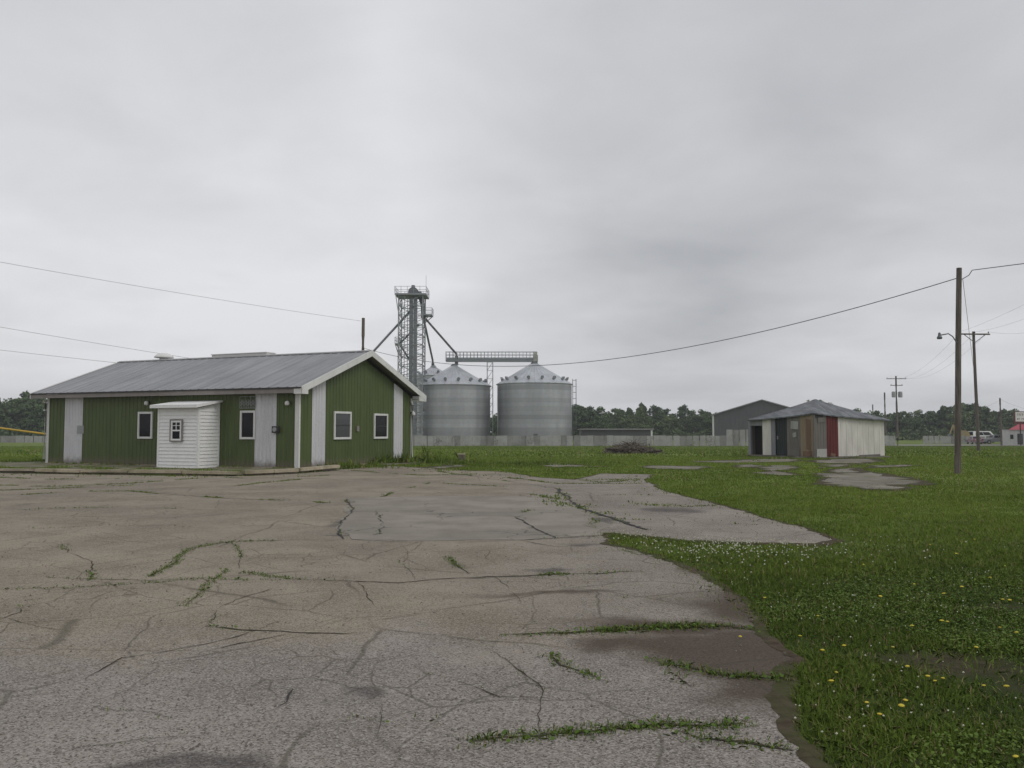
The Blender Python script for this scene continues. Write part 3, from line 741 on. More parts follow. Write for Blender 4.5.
window(gable_v(333.2), gable_v(350.4), 1.20, 2.40, PG, glass='glass_hazy')
window(gable_v(373.2), gable_v(387), 1.20, 2.36, PG, glass='glass')
# small fittings on the walls
def fitting(name, mat, u, z, su, sz, d, label=None, place=PF):
    mb = MB(); P = [place(a, w, b) for b in (z-sz/2, z+sz/2) for (a, w) in ((u-su/2,.004),(u+su/2,.004),(u+su/2,d),(u-su/2,d))]
    mb.add(P, [(3,2,1,0),(4,5,6,7),(0,1,5,4),(1,2,6,5),(2,3,7,6),(3,0,4,7)])
    o = mb.build(name, MAT[mat], bld)
    if label: o['label'] = label
    return o
fitting('notice_board', 'greybox', front_u(80.5), 1.62, .42, .36, .05)
mt = fitting('meter_box', 'dark', front_u(276), 1.62, .32, .27, .12)
mb = MB(); u = front_u(276); mb.tube([(u, -.12, 1.62), (u, -.17, 1.62)], .09, 14); mb.build('meter_dial', MAT['greybox'], mt, True)
fitting('outlet_box', 'soffit', gable_v(357), 1.66, .16, .24, .08, place=PG)
def wall_lamp(u, z, place):
    mb = MB(); P = place(u, .02, z); Q = place(u, .14, z - .02)
    mb.tube([P, Q], .05, 8); o = mb.build('wall_lamp', MAT['dark'], bld, True)
    mb = MB(); c = place(u, .16, z-.05); mb.lathe(c, [(.0, -.1), (.08, -.07), (.1, 0), (.08, .07), (0, .1)], 12); mb.build('lamp_globe', MAT['white_trim'], o, True)
wall_lamp(front_u(288.5), 2.72, PF); wall_lamp(front_u(148), 2.82, PF); wall_lamp(BW-.05, 2.45, PG)
# iron scrollwork bracket over the right front window
mb = MB(); ua, ub = front_u(239.5), front_u(255.5); r = random.Random(2)
mb.bar((ua, -.06, 2.50), (ub, -.06, 2.50), .02); mb.bar((ua, -.06, 2.98), (ub, -.06, 2.98), .02)
nb = 9
for k in range(nb+1):
    u = ua + (ub-ua)*k/nb; mb.bar((u, -.06, 2.50), (u, -.06, 2.98 if k % 3 == 0 else 2.86), .014)
for k in range(nb):
    u = ua + (ub-ua)*(k+.5)/nb; pts = [(u + .03*math.cos(t*.7), -.06, 2.68 + .09*math.sin(t*.7) + (k%2)*.05) for t in range(10)]
    mb.tube(pts, .009, 5)
mb.build('iron_scrollwork', MAT['greybox'], bld)
# roof vent (mushroom cap) and long ridge vent
def on_ridge(px):
    k = (px - CX)/F; o = BORG + BDY * RIDGE_Y
    return (k*o.y - o.x)/(BDX.x - k*BDX.y)
u = on_ridge(156); zr = roof_z(RIDGE_Y)
mb = MB(); mb.lathe((u, RIDGE_Y+.45, zr-.24), [(.22, 0), (.22, .36), (.24, .40), (.48, .40), (.47, .47), (.34, .58), (.15, .64), (0.0, .65)], 20)
mb.build('roof_vent', MAT['white_trim'], bld, True)
ua, ub = on_ridge(209), on_ridge(264)
mb = MB(); mb.box((ua, RIDGE_Y+.12, zr-.25), (ub, RIDGE_Y+.75, zr+.15)); mb.box((ua-.02, RIDGE_Y+.08, zr+.153), (ub+.02, RIDGE_Y+.79, zr+.19)); mb.build('ridge_vent', MAT['white_trim'], bld)
# white clapboard entry vestibule
ve0, ve1 = front_u(219) - 2.16, front_u(219); VD = 1.20; VB = .03
vest = None
mb = MB(); n = 17; zt_f, zt_b = 2.50, 2.74; h = (zt_f - VB)/n
for k in range(n):
    a, b = VB + k*h, VB + (k+1)*h
    for (p, q, ox, oy) in (((ve0,-VD),(ve1,-VD),0,-1), ((ve1,-VD),(ve1,-.03),1,0), ((ve0,-.03),(ve0,-VD),-1,0)):
        mb.add([(p[0]+ox*.034, p[1]+oy*.034, a), (q[0]+ox*.034, q[1]+oy*.034, a), (q[0]+ox*.004, q[1]+oy*.004, b), (p[0]+ox*.004, p[1]+oy*.004, b), (p[0]+ox*.001, p[1]+oy*.001, a), (q[0]+ox*.001, q[1]+oy*.001, a)], [(0,1,2,3), (0,4,5,1)])
for x in (ve0, ve1): mb.add([(x, -VD, zt_f), (x, -.03, zt_f), (x, -.03, zt_b)], [(0,1,2)])
vest = mb.build('entry_vestibule', MAT['vinyl'], bld)
for x in (ve0, ve1):
    mb = MB(); s = 1 if x == ve1 else -1
    mb.box((min(x+s*.03, x-s*.07), -VD-.032, VB), (max(x+s*.03, x-s*.07), -VD-.002, zt_f)); mb.box((min(x+s*.002, x+s*.03), -VD-.001, VB), (max(x+s*.002, x+s*.03), -VD+.07, zt_f)); mb.build('corner_trim', MAT['vinyl'], vest)
mb = MB(); mb.box((ve1+.002, -.11, VB), (ve1+.03, -.03, zt_b)); mb.build('corner_trim', MAT['vinyl'], vest)
mb = MB(); mb.prism([(ve0-.18, -VD-.32, zt_f+.0), (ve0-.18, -.03, zt_b+.03), (ve0-.18, -.03, zt_b+.10), (ve0-.18, -VD-.32, zt_f+.13)], (ve1-ve0+.36, 0, 0)); mb.build('vestibule_roof', MAT['vinyl'], vest)
wu0 = ve0 + (ve1-ve0)*(314-205)/(540-205); wu1 = ve0 + (ve1-ve0)*(418-205)/(540-205)
PV = lambda u, w, z: (u, -VD - .046 - w, z)
def vbox(mb, u0, u1, a, b, w0, w1):
    P = [PV(u, w, z) for z in (a, b) for (u, w) in ((u0,w0),(u1,w0),(u1,w1),(u0,w1))]
    mb.add(P, [(3,2,1,0),(4,5,6,7),(0,1,5,4),(1,2,6,5),(2,3,7,6),(3,0,4,7)])
wz0, wz1 = 1.12, 2.04
mb = MB()
for args in ((wu0, wu0+.05, wz0, wz1), (wu1-.05, wu1, wz0, wz1), (wu0+.05, wu1-.05, wz1-.05, wz1), (wu0+.05, wu1-.05, wz0, wz0+.05)): vbox(mb, *args, 0, .05)
mb.build('window_surround', MAT['soffit'], vest)
mb = MB(); a0, a1, c0, c1 = wu0+.05, wu1-.05, wz0+.05, wz1-.05; zm = (c0+c1)/2; um = (a0+a1)/2
for args in ((a0, a0+.08, c0, c1), (a1-.08, a1, c0, c1), (a0+.08, a1-.08, c1-.08, c1), (a0+.08, a1-.08, c0, c0+.07), (a0+.08, a1-.08, zm-.03, zm+.03), (um-.016, um+.016, zm+.03, c1-.08), (a0+.08, um-.016, zm+.19, zm+.215), (um+.016, a1-.08, zm+.19, zm+.215)): vbox(mb, *args, 0, .035)
mb.build('window_frame', MAT['vinyl'], vest)
mb = MB(); vbox(mb, a0+.06, a1-.06, c0+.05, c1-.06, .004, .012); mb.build('pane', MAT['glass'], vest)

# ------------------------------------------------------------------ grain site: bins, elevator leg, conveyor
MAT['bin_wall'] = galv('bin_wall_sheet', (0.43, 0.44, 0.455), 0.42, 0.60, 0.81)
MAT['bin_roof'] = galv('bin_roof_sheet', (0.46, 0.48, 0.51), 0.48, 0.35)
MAT['steel'] = galv('galvanised_steel', (0.27, 0.29, 0.30), 0.5, 0.5)
MAT['steel_dark'] = galv('weathered_steel', (0.13, 0.14, 0.15), 0.55, 0.4)
FAR = -1.2
MAT['trunk_steel'] = galv('trunk_steel', (0.22, 0.24, 0.25), 0.5, 0.5)
MAT['vent'] = galv('vent_steel', (0.27, 0.28, 0.30), 0.55, 0.4)
def bin_(px, pz_eave, py_peak, rad_px, Y, label, vents=16, ladder=None, seed=0):
    c = at(px, 430, Y); s = Y / F
    r = rad_px * s; ze = at(px, pz_eave, Y).z - FAR; zp = at(px, py_peak, Y).z - FAR
    root = thing('grain_bin', label, 'grain bin', (c.x, Y, FAR), 0, 'corrugated steel grain bins')
    mb = MB(); n = 96; prof = []
    steps = int(ze / 0.27)
    for k in range(steps*2+1): prof.append((r - (0.028 if k % 2 else 0.0), ze * k/(steps*2)))
    mb.lathe((0,0,0), prof, n); mb.build('bin_wall', MAT['bin_wall'], root, True)
    mb = MB(); sec = 36; a_, b_ = [], []
    # radial roof sheets with raised ribs
    pr = []
    nn = sec*4
    vs = []; fs = []
    for (rr, z) in ((r+.18, ze-.02), (r*.55, ze+(zp-ze)*.45), (.7, zp-.5)):
        for k in range(nn):
            h = .07 if k % 4 == 0 else 0.0
            t = 2*math.pi*k/nn; vs.append((math.cos(t)*rr, math.sin(t)*rr, z + h))
    for i in range(2):
        for k in range(nn): fs.append((i*nn+k, i*nn+(k+1)%nn, (i+1)*nn+(k+1)%nn, (i+1)*nn+k))
    mb.add(vs, fs)
    rf = mb.build('bin_roof', MAT['bin_roof'], root)
    mb = MB(); mb.lathe((0,0,0), [(.72, zp-.55), (.72, zp-.28), (.5, zp-.12), (.5, zp+.02), (0, zp+.05)], 20); mb.build('fill_cap', MAT['steel'], rf, True)
    for k in range(vents):
        t = 2*math.pi*(k+.5)/vents; rr = r*.86; z = ze + (zp-ze)*.135
        mb = MB(); p = Vector((math.cos(t)*rr, math.sin(t)*rr, z)); d = Vector((math.cos(t), math.sin(t), 0))
        mb.tube([p - d*.1 + Vector((0,0,-.1)), p + Vector((0,0,.32)), p + d*.2 + Vector((0,0,.5)), p + d*.42 + Vector((0,0,.44))], [.24,.24,.29,.34], 10)
        mb.build('roof_vent', MAT['vent'], rf, True)
    mb = MB(); mb.lathe((0,0,0), [(r+.02, ze-.14), (r+.20, ze-.10), (r+.22, ze), (r+.1, ze+.03)], n); mb.build('eave_ring', MAT['bin_roof'], root, True)
    if ladder is not None:
        t = ladder; d = Vector((math.cos(t), math.sin(t), 0)); e = Vector((-d.y, d.x, 0))
        mb = MB()
        for q in (-.22, .22): mb.bar(d*(r+.25)+e*q+Vector((0,0,.6)), d*(r+.25)+e*q+Vector((0,0,ze+1.0)), .05)
        k = .6
        while k < ze+.9: mb.bar(d*(r+.25)-e*.22+Vector((0,0,k)), d*(r+.25)+e*.22+Vector((0,0,k)), .03); k += .35
        k = 3.0
        while k < ze+1:
            pts = [d*(r+.25+.75*math.sin(a)) + e*.4*math.cos(a) + Vector((0,0,k)) for a in [math.pi*j/6 for j in range(7)]]
            mb.tube(pts, .03, 4); k += 1.2
        for q in (-.3, 0, .3): mb.bar(d*(r+.25+.72*(1-abs(q)*.4))+e*q+Vector((0,0,3)), d*(r+.25+.72*(1-abs(q)*.4))+e*q+Vector((0,0,ze+1)), .04)
        mb.build('ladder_cage', MAT['steel_dark'], root)
    return root, r, ze + FAR, zp + FAR
binA, rA, eA, pA = bin_(454, 386, 364, 36.2, 165, 'left of the two large grain bins, beside the lattice elevator tower')
binB, rB, eB, pB = bin_(534.5, 384.5, 361.5, 37.3, 165, 'large grain bin at the right end of the catwalk with a caged ladder', ladder=R(-12))
binC, rC, eC, pC = bin_(433, 376, 365.5, 17, 190, 'small grain bin whose cone roof peeks out behind the large left one', vents=8)
# a control cabinet and doors at the bin feet
mb = MB(); mb.box((-.4, -rB-.12, .6), (.4, -rB+.05, 2.1)); mb.build('bin_door', MAT['steel_dark'], binB)

TY = 160.0
tc = at(411.5, 430, TY); TX = tc.x; ts = TY / F
tower = thing('elevator_tower', 'tall lattice grain elevator tower with railed top platform and sloping spouts', 'elevator tower', (TX, TY, FAR))
def TP(px, py, dy=0):
    q = at(px, py or 330, TY + dy); return Vector((q.x - TX, dy, q.z - FAR))
ztop = TP(411, 297).z; hw = 2.35
mb = MB()
cx0, cx1 = TP(399.5, 400).x, TP(423.5, 400).x
legs = [(cx0, -hw), (cx1, -hw), (cx1, hw), (cx0, hw)]
nz = 15
for (x, y) in legs: mb.bar((x, y, 0), (x, y, ztop), .19)
for k in range(nz+1):
    z = ztop*k/nz
    for i in range(4):
        a = legs[i]; b = legs[(i+1) % 4]
        mb.bar((a[0], a[1], z), (b[0], b[1], z), .11)
        if k < nz:
            z2 = ztop*(k+1)/nz
            mb.bar((a[0], a[1], z), (b[0], b[1], z2), .09); mb.bar((b[0], b[1], z), (a[0], a[1], z2), .09)
# inner ladder bay on the left
xi = TP(405.5, 400).x
for y in (-hw, hw): mb.bar((xi, y, 0), (xi, y, ztop), .12)
for k in range(nz):
    z = ztop*k/nz; z2 = ztop*(k+1)/nz
    mb.bar((cx0, -hw, z), (xi, -hw, z2), .08); mb.bar((cx0, -hw, z2), (xi, -hw, (z+z2)/2), .08)
mb.build('lattice_frame', MAT['steel'], tower)
for px0, px1 in ((409.2, 412.6), (413.4, 416.8)):
    mb = MB(); mb.box((TP(px0,400).x, -.9, .4), (TP(px1,400).x, .1, TP(411,290).z + 0))
    for k in range(1, 12):
        z = ztop*k/12; mb.box((TP(px0,400).x-.05, -.95, z), (TP(px1,400).x+.05, .15, z+.15))
    mb.build('elevator_trunk', MAT['trunk_steel'], tower)
mb = MB(); xa, xb = TP(407.5,0).x, TP(418.5,0).x; zh = TP(411,294).z
mb.box((xa, -1.1, 0), (xb, .4, 1.6)); mb.build('boot', MAT['steel_dark'], tower)
mb = MB()
prof = [(TP(408,0).x, TP(411,294.5).z), (TP(419,0).x, TP(411,294.5).z), (TP(418.5,0).x, TP(411,291).z), (TP(416,0).x, TP(411,288.5).z), (TP(412,0).x, TP(411,287.8).z), (TP(409,0).x, TP(411,290).z)]
mb.prism([(x, -.95, z) for x, z in prof], (0, 1.9, 0)); mb.box((TP(411.5,0).x, -.5, TP(411,288).z), (TP(414.5,0).x, .5, TP(411,285.5).z)); mb.tube([(TP(419,0).x, 0, TP(411,292).z), (TP(420.5,0).x, 0, TP(411,298).z), (TP(423,0).x, 0, TP(411,306).z), (TP(423.3,0).x, 0, TP(411,318).z)], .45, 8)
mb.build('elevator_head', MAT['steel_dark'], tower)
def platform(x0, x1, y0, y1, z, mat='steel', rail=1.2, th=.18, brace=None):
    mb = MB(); mb.box((x0, y0, z-th), (x1, y1, z))
    cs = [(x0,y0),(x1,y0),(x1,y1),(x0,y1)]
    for i in range(4):
        a, b = cs[i], cs[(i+1)%4]; L = math.dist(a, b); n = max(1, round(L/1.3))
        for k in range(n): 
            t = k/n; p = (a[0]+(b[0]-a[0])*t, a[1]+(b[1]-a[1])*t); mb.bar((*p, z), (*p, z+rail), .07)
        for h in (rail, rail*.5): mb.bar((*a, z+h), (*b, z+h), .06)
    if brace:
        for y in (y0, y1): mb.bar((brace[0], y, brace[1]), (brace[2], y, z-th), .14)
    return mb.build('platform', MAT[mat], tower)
platform(TP(396.5,0).x, TP(427.5,0).x, -2.9, 2.9, TP(411,295.5).z, 'steel', 1.3, .3, (cx0, TP(411,313).z, TP(397.5,0).x))
platform(TP(423.8,0).x, TP(432.5,0).x, -1.5, 1.5, TP(411,315).z, 'steel', 1.2, .25, (cx1, TP(411,322).z, TP(431,0).x))
platform(TP(396,0).x, TP(400,0).x, -1.5, 1.5, TP(411,344).z, 'steel', 1.2, .25, (cx0, TP(411,356).z, TP(396.5,0).x))
def spout(pts, r=.17):
    mb = MB(); mb.tube(pts, r, 8); 
    for a in pts[:1]+pts[-1:]: mb.lathe((a[0], a[1], a[2]-.3), [(r*1.6, 0), (r*1.6, .5)], 8)
    mb.build('spout', MAT['steel_dark'], tower, True)
spout([TP(414,307), TP(372,353, -4), TP(304,427.5, -10)], .22); spout([TP(424,317), TP(452,349, 3), TP(456.5,354, 5), TP(456.5,357,5)], .22)
spout([TP(423.5,318,1), TP(432.6,360,26), TP(432.9,364,30)], .22); spout([TP(418,325), TP(399.5,344)], .18); spout([TP(401,346), TP(412,364)], .18)
mb = MB(); mb.bar((TP(427.3,0).x, -2.8, TP(411,295).z), (TP(427.3,0).x, -2.8, TP(411,278).z), .05); mb.build('antenna_rod', MAT['steel_dark'], tower)

CYY = 165.0
def CP(px, py, dy=0): q = at(px, py, CYY + dy); return Vector((q.x, CYY + dy, q.z))
cv0 = CP(446, 361.5)
conv = thing('conveyor_catwalk', 'railed conveyor catwalk bridging the two large grain bins on a slim tower', 'conveyor', (cv0.x, CYY, FAR))
def CL(px, py, dy=0): return CP(px, py, dy) - Vector((cv0.x, CYY, FAR))
mb = MB(); za, zb = CL(446,361.5).z, CL(446,358.3).z; xe = CL(537,358).x
mb.box((0, -.5, za), (xe, -.02, za+.28)); mb.box((0.1, -.35, za+.28), (xe, .35, za+.62)); mb.build('conveyor_housing', MAT['steel'], conv)
mb = MB()
n = 26
for y in (-.75, .75):
    for k in range(n+1):
        x = xe*k/n; mb.bar((x, y, za), (x, y, zb+1.25), .08)
        if k < n and k % 2 == 0: mb.bar((x, y, za+.05), (x+xe/n, y, zb+.1), .06)
    for z in (za, zb+.1, zb+.65, zb+1.25): mb.bar((0, y, z), (xe, y, z), .11 if z == za else .075)
mb.build('railing', MAT['steel'], conv)
mb = MB(); mb.box((xe-.8, -.6, za-.1), (xe+.2, .6, zb+.6)); mb.box((xe-.6, -.45, zb+.6), (xe, .45, zb+1.3)); mb.build('drive_unit', paint('cream_paint', (.48,.47,.40), .5), conv)
mb = MB()
for px in (487.2, 492.8):
    for y in (-.9, .9): mb.bar(CL(px, 438, y), CL(px, 361.6, y), .16)
for k in range(9):
    y0 = 436 - k*8.2; y1 = y0 - 8.2
    for y in (-.9, .9):
        mb.bar(CL(487.2, y0, y), CL(492.8, y1, y), .08); mb.bar(CL(487.2, y1, y), CL(492.8, y1, y), .08)
mb.build('support_tower', MAT['steel'], conv)
for px, zt in ((456.5, pA), (534.5, pB)):
    mb = MB(); x = CL(px, 362).x; mb.tube([(x, 0, zt - FAR - .1), (x, 0, za + .1)], .35, 10); mb.build('drop_spout', MAT['steel_dark'], conv, True)

# ------------------------------------------------------------------ perimeter fence, far buildings
def fence(pts, h, label, name='sheet_fence', seed=3, gaps=(), tall=()):
    p0 = Vector((*pts[0], 0)); root = thing(name, label, 'fence', (p0.x, p0.y, 0))
    r = random.Random(seed); mb = MB()
    for a, b in zip(pts[:-1], pts[1:]):
        a = Vector((*a, 0)); b = Vector((*b, 0)); L = (b-a).length; n = max(1, round(L/1.15)); d = (b-a)/n; u = d.normalized(); nr = Vector((u.y, -u.x, 0))
        for k in range(n):
            p = a + d*k - p0; X = a.x + d.x*k
            hh = h + r.uniform(-.05, .05); zb = tz(a.y + d.y*k) - .03
            if any(lo < X < hi for lo, hi in tall): hh += 1.05
            o = nr * r.uniform(-.03, .03); q = p + d - u*r.choice([.03, .06, .16])
            mb.prism([p + o + Vector((0,0,zb)), q + o + Vector((0,0,zb)), q + o + Vector((0,0,zb+hh)), p + o + Vector((0,0,zb+hh+r.uniform(-.02,.02)))], nr*.04, 1 if r.random() < .3 else 0)
    mb.build('sheet_panels', [MAT['fence'], MAT['fence_b']], root)['label'] = 'grey white upright sheets with dark seams'
    return root
fence([(-40, 146), (-17, 145), (42, 145), (67, 145)], 1.85, 'long pale sheet fence running in front of the grain bins', tall=((36.5, 41.5),))
fence([(-190, 189), (-112, 186), (-78, 180)], 1.55, 'pale sheet fence on the far left beyond the green building', seed=8)
fence([(84.5, 171), (98, 170)], 1.6, 'smooth white wall fence near the yellow digger', 'white_fence', seed=12)

def far_building(name, label, cat, loc, rz=0): return thing(name, label, cat, loc, rz)
MAT['barn'] = paint('barn_grey', (0.095, 0.095, 0.102), 0.6, 0.10, 0.05)
MAT['barn_roof'] = paint('barn_roof', (0.22, 0.22, 0.225), 0.5, 0.1, 0.1)
def make_barn():
    Y = 190; l = at(714.5, 430, Y).x; pk = at(762.5, 430, Y).x; hw = (pk - l) * 1.0
    root = thing('dark_barn', 'big charcoal grey gabled barn behind the pale fence', 'barn', (pk, Y, FAR), -0.33)
    ze = at(713, 415, Y).z - FAR; zp = at(762, 400.5, Y).z - FAR; D = 34
    mb = MB(); ribbed(mb, (-hw, 0, 0), (1,0,0), (0,-1,0), hw, 0, lambda u: ze + (zp-ze)*u/hw, .9, .05); ribbed(mb, (0, 0, 0), (1,0,0), (0,-1,0), hw, 0, lambda u: zp - (zp-ze)*u/hw, .9, .05)
    for x in (-hw, hw): mb.add([(x,0,0),(x,D,0),(x,D,ze),(x,0,ze)], [(0,1,2,3)])
    mb.add([(-hw,D,0),(hw,D,0),(hw,D,ze),(0,D,zp),(-hw,D,ze)], [(0,1,2,3,4)]); mb.build('wall', MAT['barn'], root)
    mb = MB()
    for s in (-1, 1): mb.prism([(0, -.5, zp+.02), (s*(hw+.5), -.5, ze-.5*(zp-ze)/hw+.02), (s*(hw+.5), -.5, ze-.5*(zp-ze)/hw+.26), (0, -.5, zp+.26)], (0, D+1, 0))
    mb.build('roof', MAT['barn_roof'], root)
    for s in (-1, 1):
        mb = MB(); mb.box((s*hw-.2, -.12, 0), (s*hw+.2, -.06, ze)); mb.build('corner_trim', MAT['white_trim'], root)
make_barn()
def make_lowshed():
    Y = 168; a = at(581.5, 430, Y).x; b = at(652.5, 430, Y).x
    root = thing('open_shed', 'long low open fronted shed with white trim behind the fence', 'shed', (a, Y, FAR)); L = b-a
    zt = at(0, 428.6, Y).z - FAR; D = 6
    mb = MB(); mb.box((0, .5, 0), (L, D, zt-.25)); mb.build('wall', MAT['barn'], root)
    mb = MB(); mb.prism([(-.3, -.3, zt), (-.3, D+.3, zt-.1), (-.3, D+.3, zt-.3), (-.3, -.3, zt-.22)], (L+.6, 0, 0)); mb.build('roof', MAT['grey'], root)
    for x in (L-.35,): 
        mb = MB(); mb.box((x, -.1, 0), (x+.35, .3, zt-.31)); mb.build('post', MAT['white_trim'], root)
make_lowshed()

# ------------------------------------------------------------------ patchwork shed with pyramid roof
def make_shed():
    P0 = Vector((16.72, 46.0)); r_ = Vector((4.82, 2.11)); S = r_.length; dx = r_.normalized()
    rot = math.atan2(dx.y, dx.x); z0 = tz(47)
    root = thing('patchwork_shed', 'small shed clad in mismatched metal sheets under a sagging grey roof', 'shed', (P0.x, P0.y, z0), rot)
    dxw = dx; dyw = Vector((-dx.y, dx.x))
    # local: near corner at origin, right face along +x (y = 0), left face along +y (x = 0)
    def ux(px): k = (px-CX)/F; return (k*P0.y - P0.x)/(dxw.x - k*dxw.y)
    def uy(px): k = (px-CX)/F; return (k*P0.y - P0.x)/(dyw.x - k*dyw.y)
    zn, zr, zl, zb = 2.50, 2.20, 2.24, 2.2
    topx = lambda x: zn + (zr-zn)*x/S; topy = lambda y: zn + (zl-zn)*y/S
    M = lambda nm, c, g=.35, gc=(.10,.075,.055): paint(nm, c, .55, .15, g, gc)
    cols = {'galv': M('shed_galvanised', (.155,.145,.13), .5, (.11,.085,.065)), 'tan': M('shed_tan', (.25,.19,.115), .6, (.20,.175,.15)), 'teal': M('shed_teal', (.013,.022,.023), .2),
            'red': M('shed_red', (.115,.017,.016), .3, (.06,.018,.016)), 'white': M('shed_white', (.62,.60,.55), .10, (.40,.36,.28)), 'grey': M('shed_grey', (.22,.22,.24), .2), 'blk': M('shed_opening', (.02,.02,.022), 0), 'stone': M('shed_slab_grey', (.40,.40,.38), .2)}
    def px_panel(a, b, key, nm='wall_sheet', lab=None, zlo=.12, pitch=.2):
        mb = MB(); ribbed(mb, (a, 0, 0), (1,0,0), (0,-1,0), b-a, zlo, lambda u: topx(a+u) - .03, pitch, .02); o = mb.build(nm, cols[key], root)
        if lab: o['label'] = lab
        return o
    def py_panel(a, b, key, nm='wall_sheet', lab=None, zlo=.12, x=0, pitch=.2, ztop=None):
        mb = MB(); ribbed(mb, (x, a, 0), (0,1,0), (-1,0,0), b-a, zlo, lambda u: (ztop if ztop else topy(a+u) - .03), pitch, .02); o = mb.build(nm, cols[key], root)
        if lab: o['label'] = lab
        return o
    px_panel(0, ux(826), 'galv', lab='weathered grey wall sheet'); px_panel(ux(826), ux(837.6), 'red', lab='dark red wall sheet'); px_panel(ux(837.6), S, 'white', lab='wide off-white wall sheets', pitch=.42)
    py_panel(0, uy(800), 'tan', lab='tan rusty wall sheet'); py_panel(uy(800), uy(786.5), 'galv', lab='stained grey wall sheet'); 
    py_panel(uy(786.5), uy(775), 'teal', lab='very dark teal wall sheet', x=.06); py_panel(uy(775), uy(770.5), 'grey', lab='narrow mid grey strip'); py_panel(uy(770.5), uy(762), 'white', lab='narrow off-white wall sheet')
    ya, yb = uy(762), uy(748.2)
    mb = MB(); mb.box((.5, ya, .1), (.56, yb, 2.1)); o = mb.build('dark_doorway', cols['blk'], root)  # black sheet set inside the doorway, painted as the unlit interior
    mb = MB(); mb.box((-.03, ya, 1.86), (.06, yb-.22, 2.2)); mb.build('door_header', cols['grey'], root)
    mb = MB(); mb.box((-.04, yb-.22, .05), (.1, yb, 2.2)); mb.build('door_post', cols['grey'], root)
    mb = MB(); mb.add([(S,0,.1),(S,S,.1),(S,S,zb),(S,0,zr)], [(0,1,2,3)]); mb.add([(S,S,.1),(0,yb,.1),(0,yb,zl-.05),(S,S,zb)], [(0,1,2,3)]); mb.build('back_wall', cols['galv'], root)
    mb = MB(); mb.box((.1, -.08, .1), (ux(826)-.08, -.03, .55)); mb.build('loose_slab', cols['stone'], root)
    for (a, b) in ((0.0, .0),):
        mb = MB(); mb.box((-.05, -.05, .1), (.03, .03, zn-.05)); mb.build('corner_post', cols['galv'], root)
    rr = random.Random(8)
    pl = [M('shed_pale_scrap', (.33,.33,.31), .45, (.16,.13,.10)), M('shed_rust_scrap', (.17,.10,.06), .6, (.10,.06,.04)), cols['grey'], cols['galv']]
    def plate(face, a, b, z0_, z1_, m, nm='scrap_plate', t=.02):
        mb = MB(); tw = rr.uniform(-.03,.03)
        q = [(a, z0_+tw), (b, z0_-tw), (b+tw, z1_-tw), (a+tw, z1_+tw)]
        if face == 'x': mb.prism([(u, -.028-t, z) for u, z in q], (0, t, 0))
        else: mb.prism([(-.028-t, u, z) for u, z in q], (t, 0, 0))
        return mb.build(nm, m, root)
    y1, y2 = uy(799), uy(789)
    plate('y', y1+.05, y2-.15, 1.65, 2.1, pl[0]); plate('y', y1+.2, y2-.3, 1.2, 1.45, pl[0]); plate('y', y1, y2, .12, .52, cols['galv'], 'base_board')
    plate('y', uy(811), uy(803), .12, .42, pl[1]); plate('y', uy(810), uy(806), .5, 2.2, pl[1], t=.012)
    plate('x', .25, ux(825), 2.02, 2.3, pl[3]); plate('x', ux(829), ux(834), .13, .3, pl[1], t=.012)
    plate('x', ux(858), S-.4, .1, .2, pl[3], 'base_board', .03)
    mb = MB(); mb.box((.05, -.06, zn-.2), (ux(822), .0, zn-.08)); mb.build('eave_gap', cols['blk'], root)  # black box painted as the shade in the gap under the roof edge
    mb = MB(); mb.box((.03, uy(777), 1.05), (.055, uy(776), 1.25)); mb.build('door_handle', cols['grey'], root)
    # sagging pyramid roof with thickness, low crimp ribs
    ov = .28; apex = Vector((S/2, S/2, 3.42))
    c4 = [Vector((-ov*.4, -ov*.4, zn+.04)), Vector((S+ov, -ov, zr-.02)), Vector((S+ov, S+ov, zb)), Vector((-ov, S+ov*.2, zl-.02))]
    mb = MB()
    for i in range(4):
        a, b = c4[i], c4[(i+1)%4]; n = 28
        top = []; bot = []
        for k in range(n+1):
            t = k/n; e = a.lerp(b, t); e.z -= .05*math.sin(math.pi*t)
            h = .018 if k % 2 else 0
            top.append((e + Vector((0,0,h)), apex + Vector((0,0,h*.3)))); 
        for k in range(n):
            mid0 = top[k][0].lerp(top[k][1], .5); mid1 = top[k+1][0].lerp(top[k+1][1], .5); sag = Vector((0,0,-.03))
            mb.add([top[k][0], top[k+1][0], mid1+sag, mid0+sag], [(0,1,2,3)]); mb.add([mid0+sag, mid1+sag, apex], [(0,1,2)])
            d = Vector((0,0,-.07)); mb.add([top[k][0], top[k+1][0], top[k+1][0]+d, top[k][0]+d], [(0,1,2,3)])
    d = Vector((0,0,-.07)); mb.add([c+d for c in c4] + [apex+d], [(0,1,4),(1,2,4),(2,3,4),(3,0,4)])
    n = NT('shed_roof_metal'); p = n.pos(); w = n.noise(n.mapping(p, (2.2, .6, 1.2)), 1.1, 6, .7)
    mt = n.out(n.mix(n.ramp(w,.35,.7), (.075,.082,.092), (.20,.21,.225)), .55, .2, .4)
    mb.build('roof', mt, root)
    mb = MB(); mb.lathe((apex.x, apex.y, apex.z-.06), [(.2, 0), (.12, .05), (0, .08)], 10); mb.build('roof_cap', mt, root)
    # foundation slab
    mb = MB(); mb.box((-.25, -.25, -.12), (S+.2, S+.2, .10)); mb.build('foundation', MAT['path'], root)
make_shed()

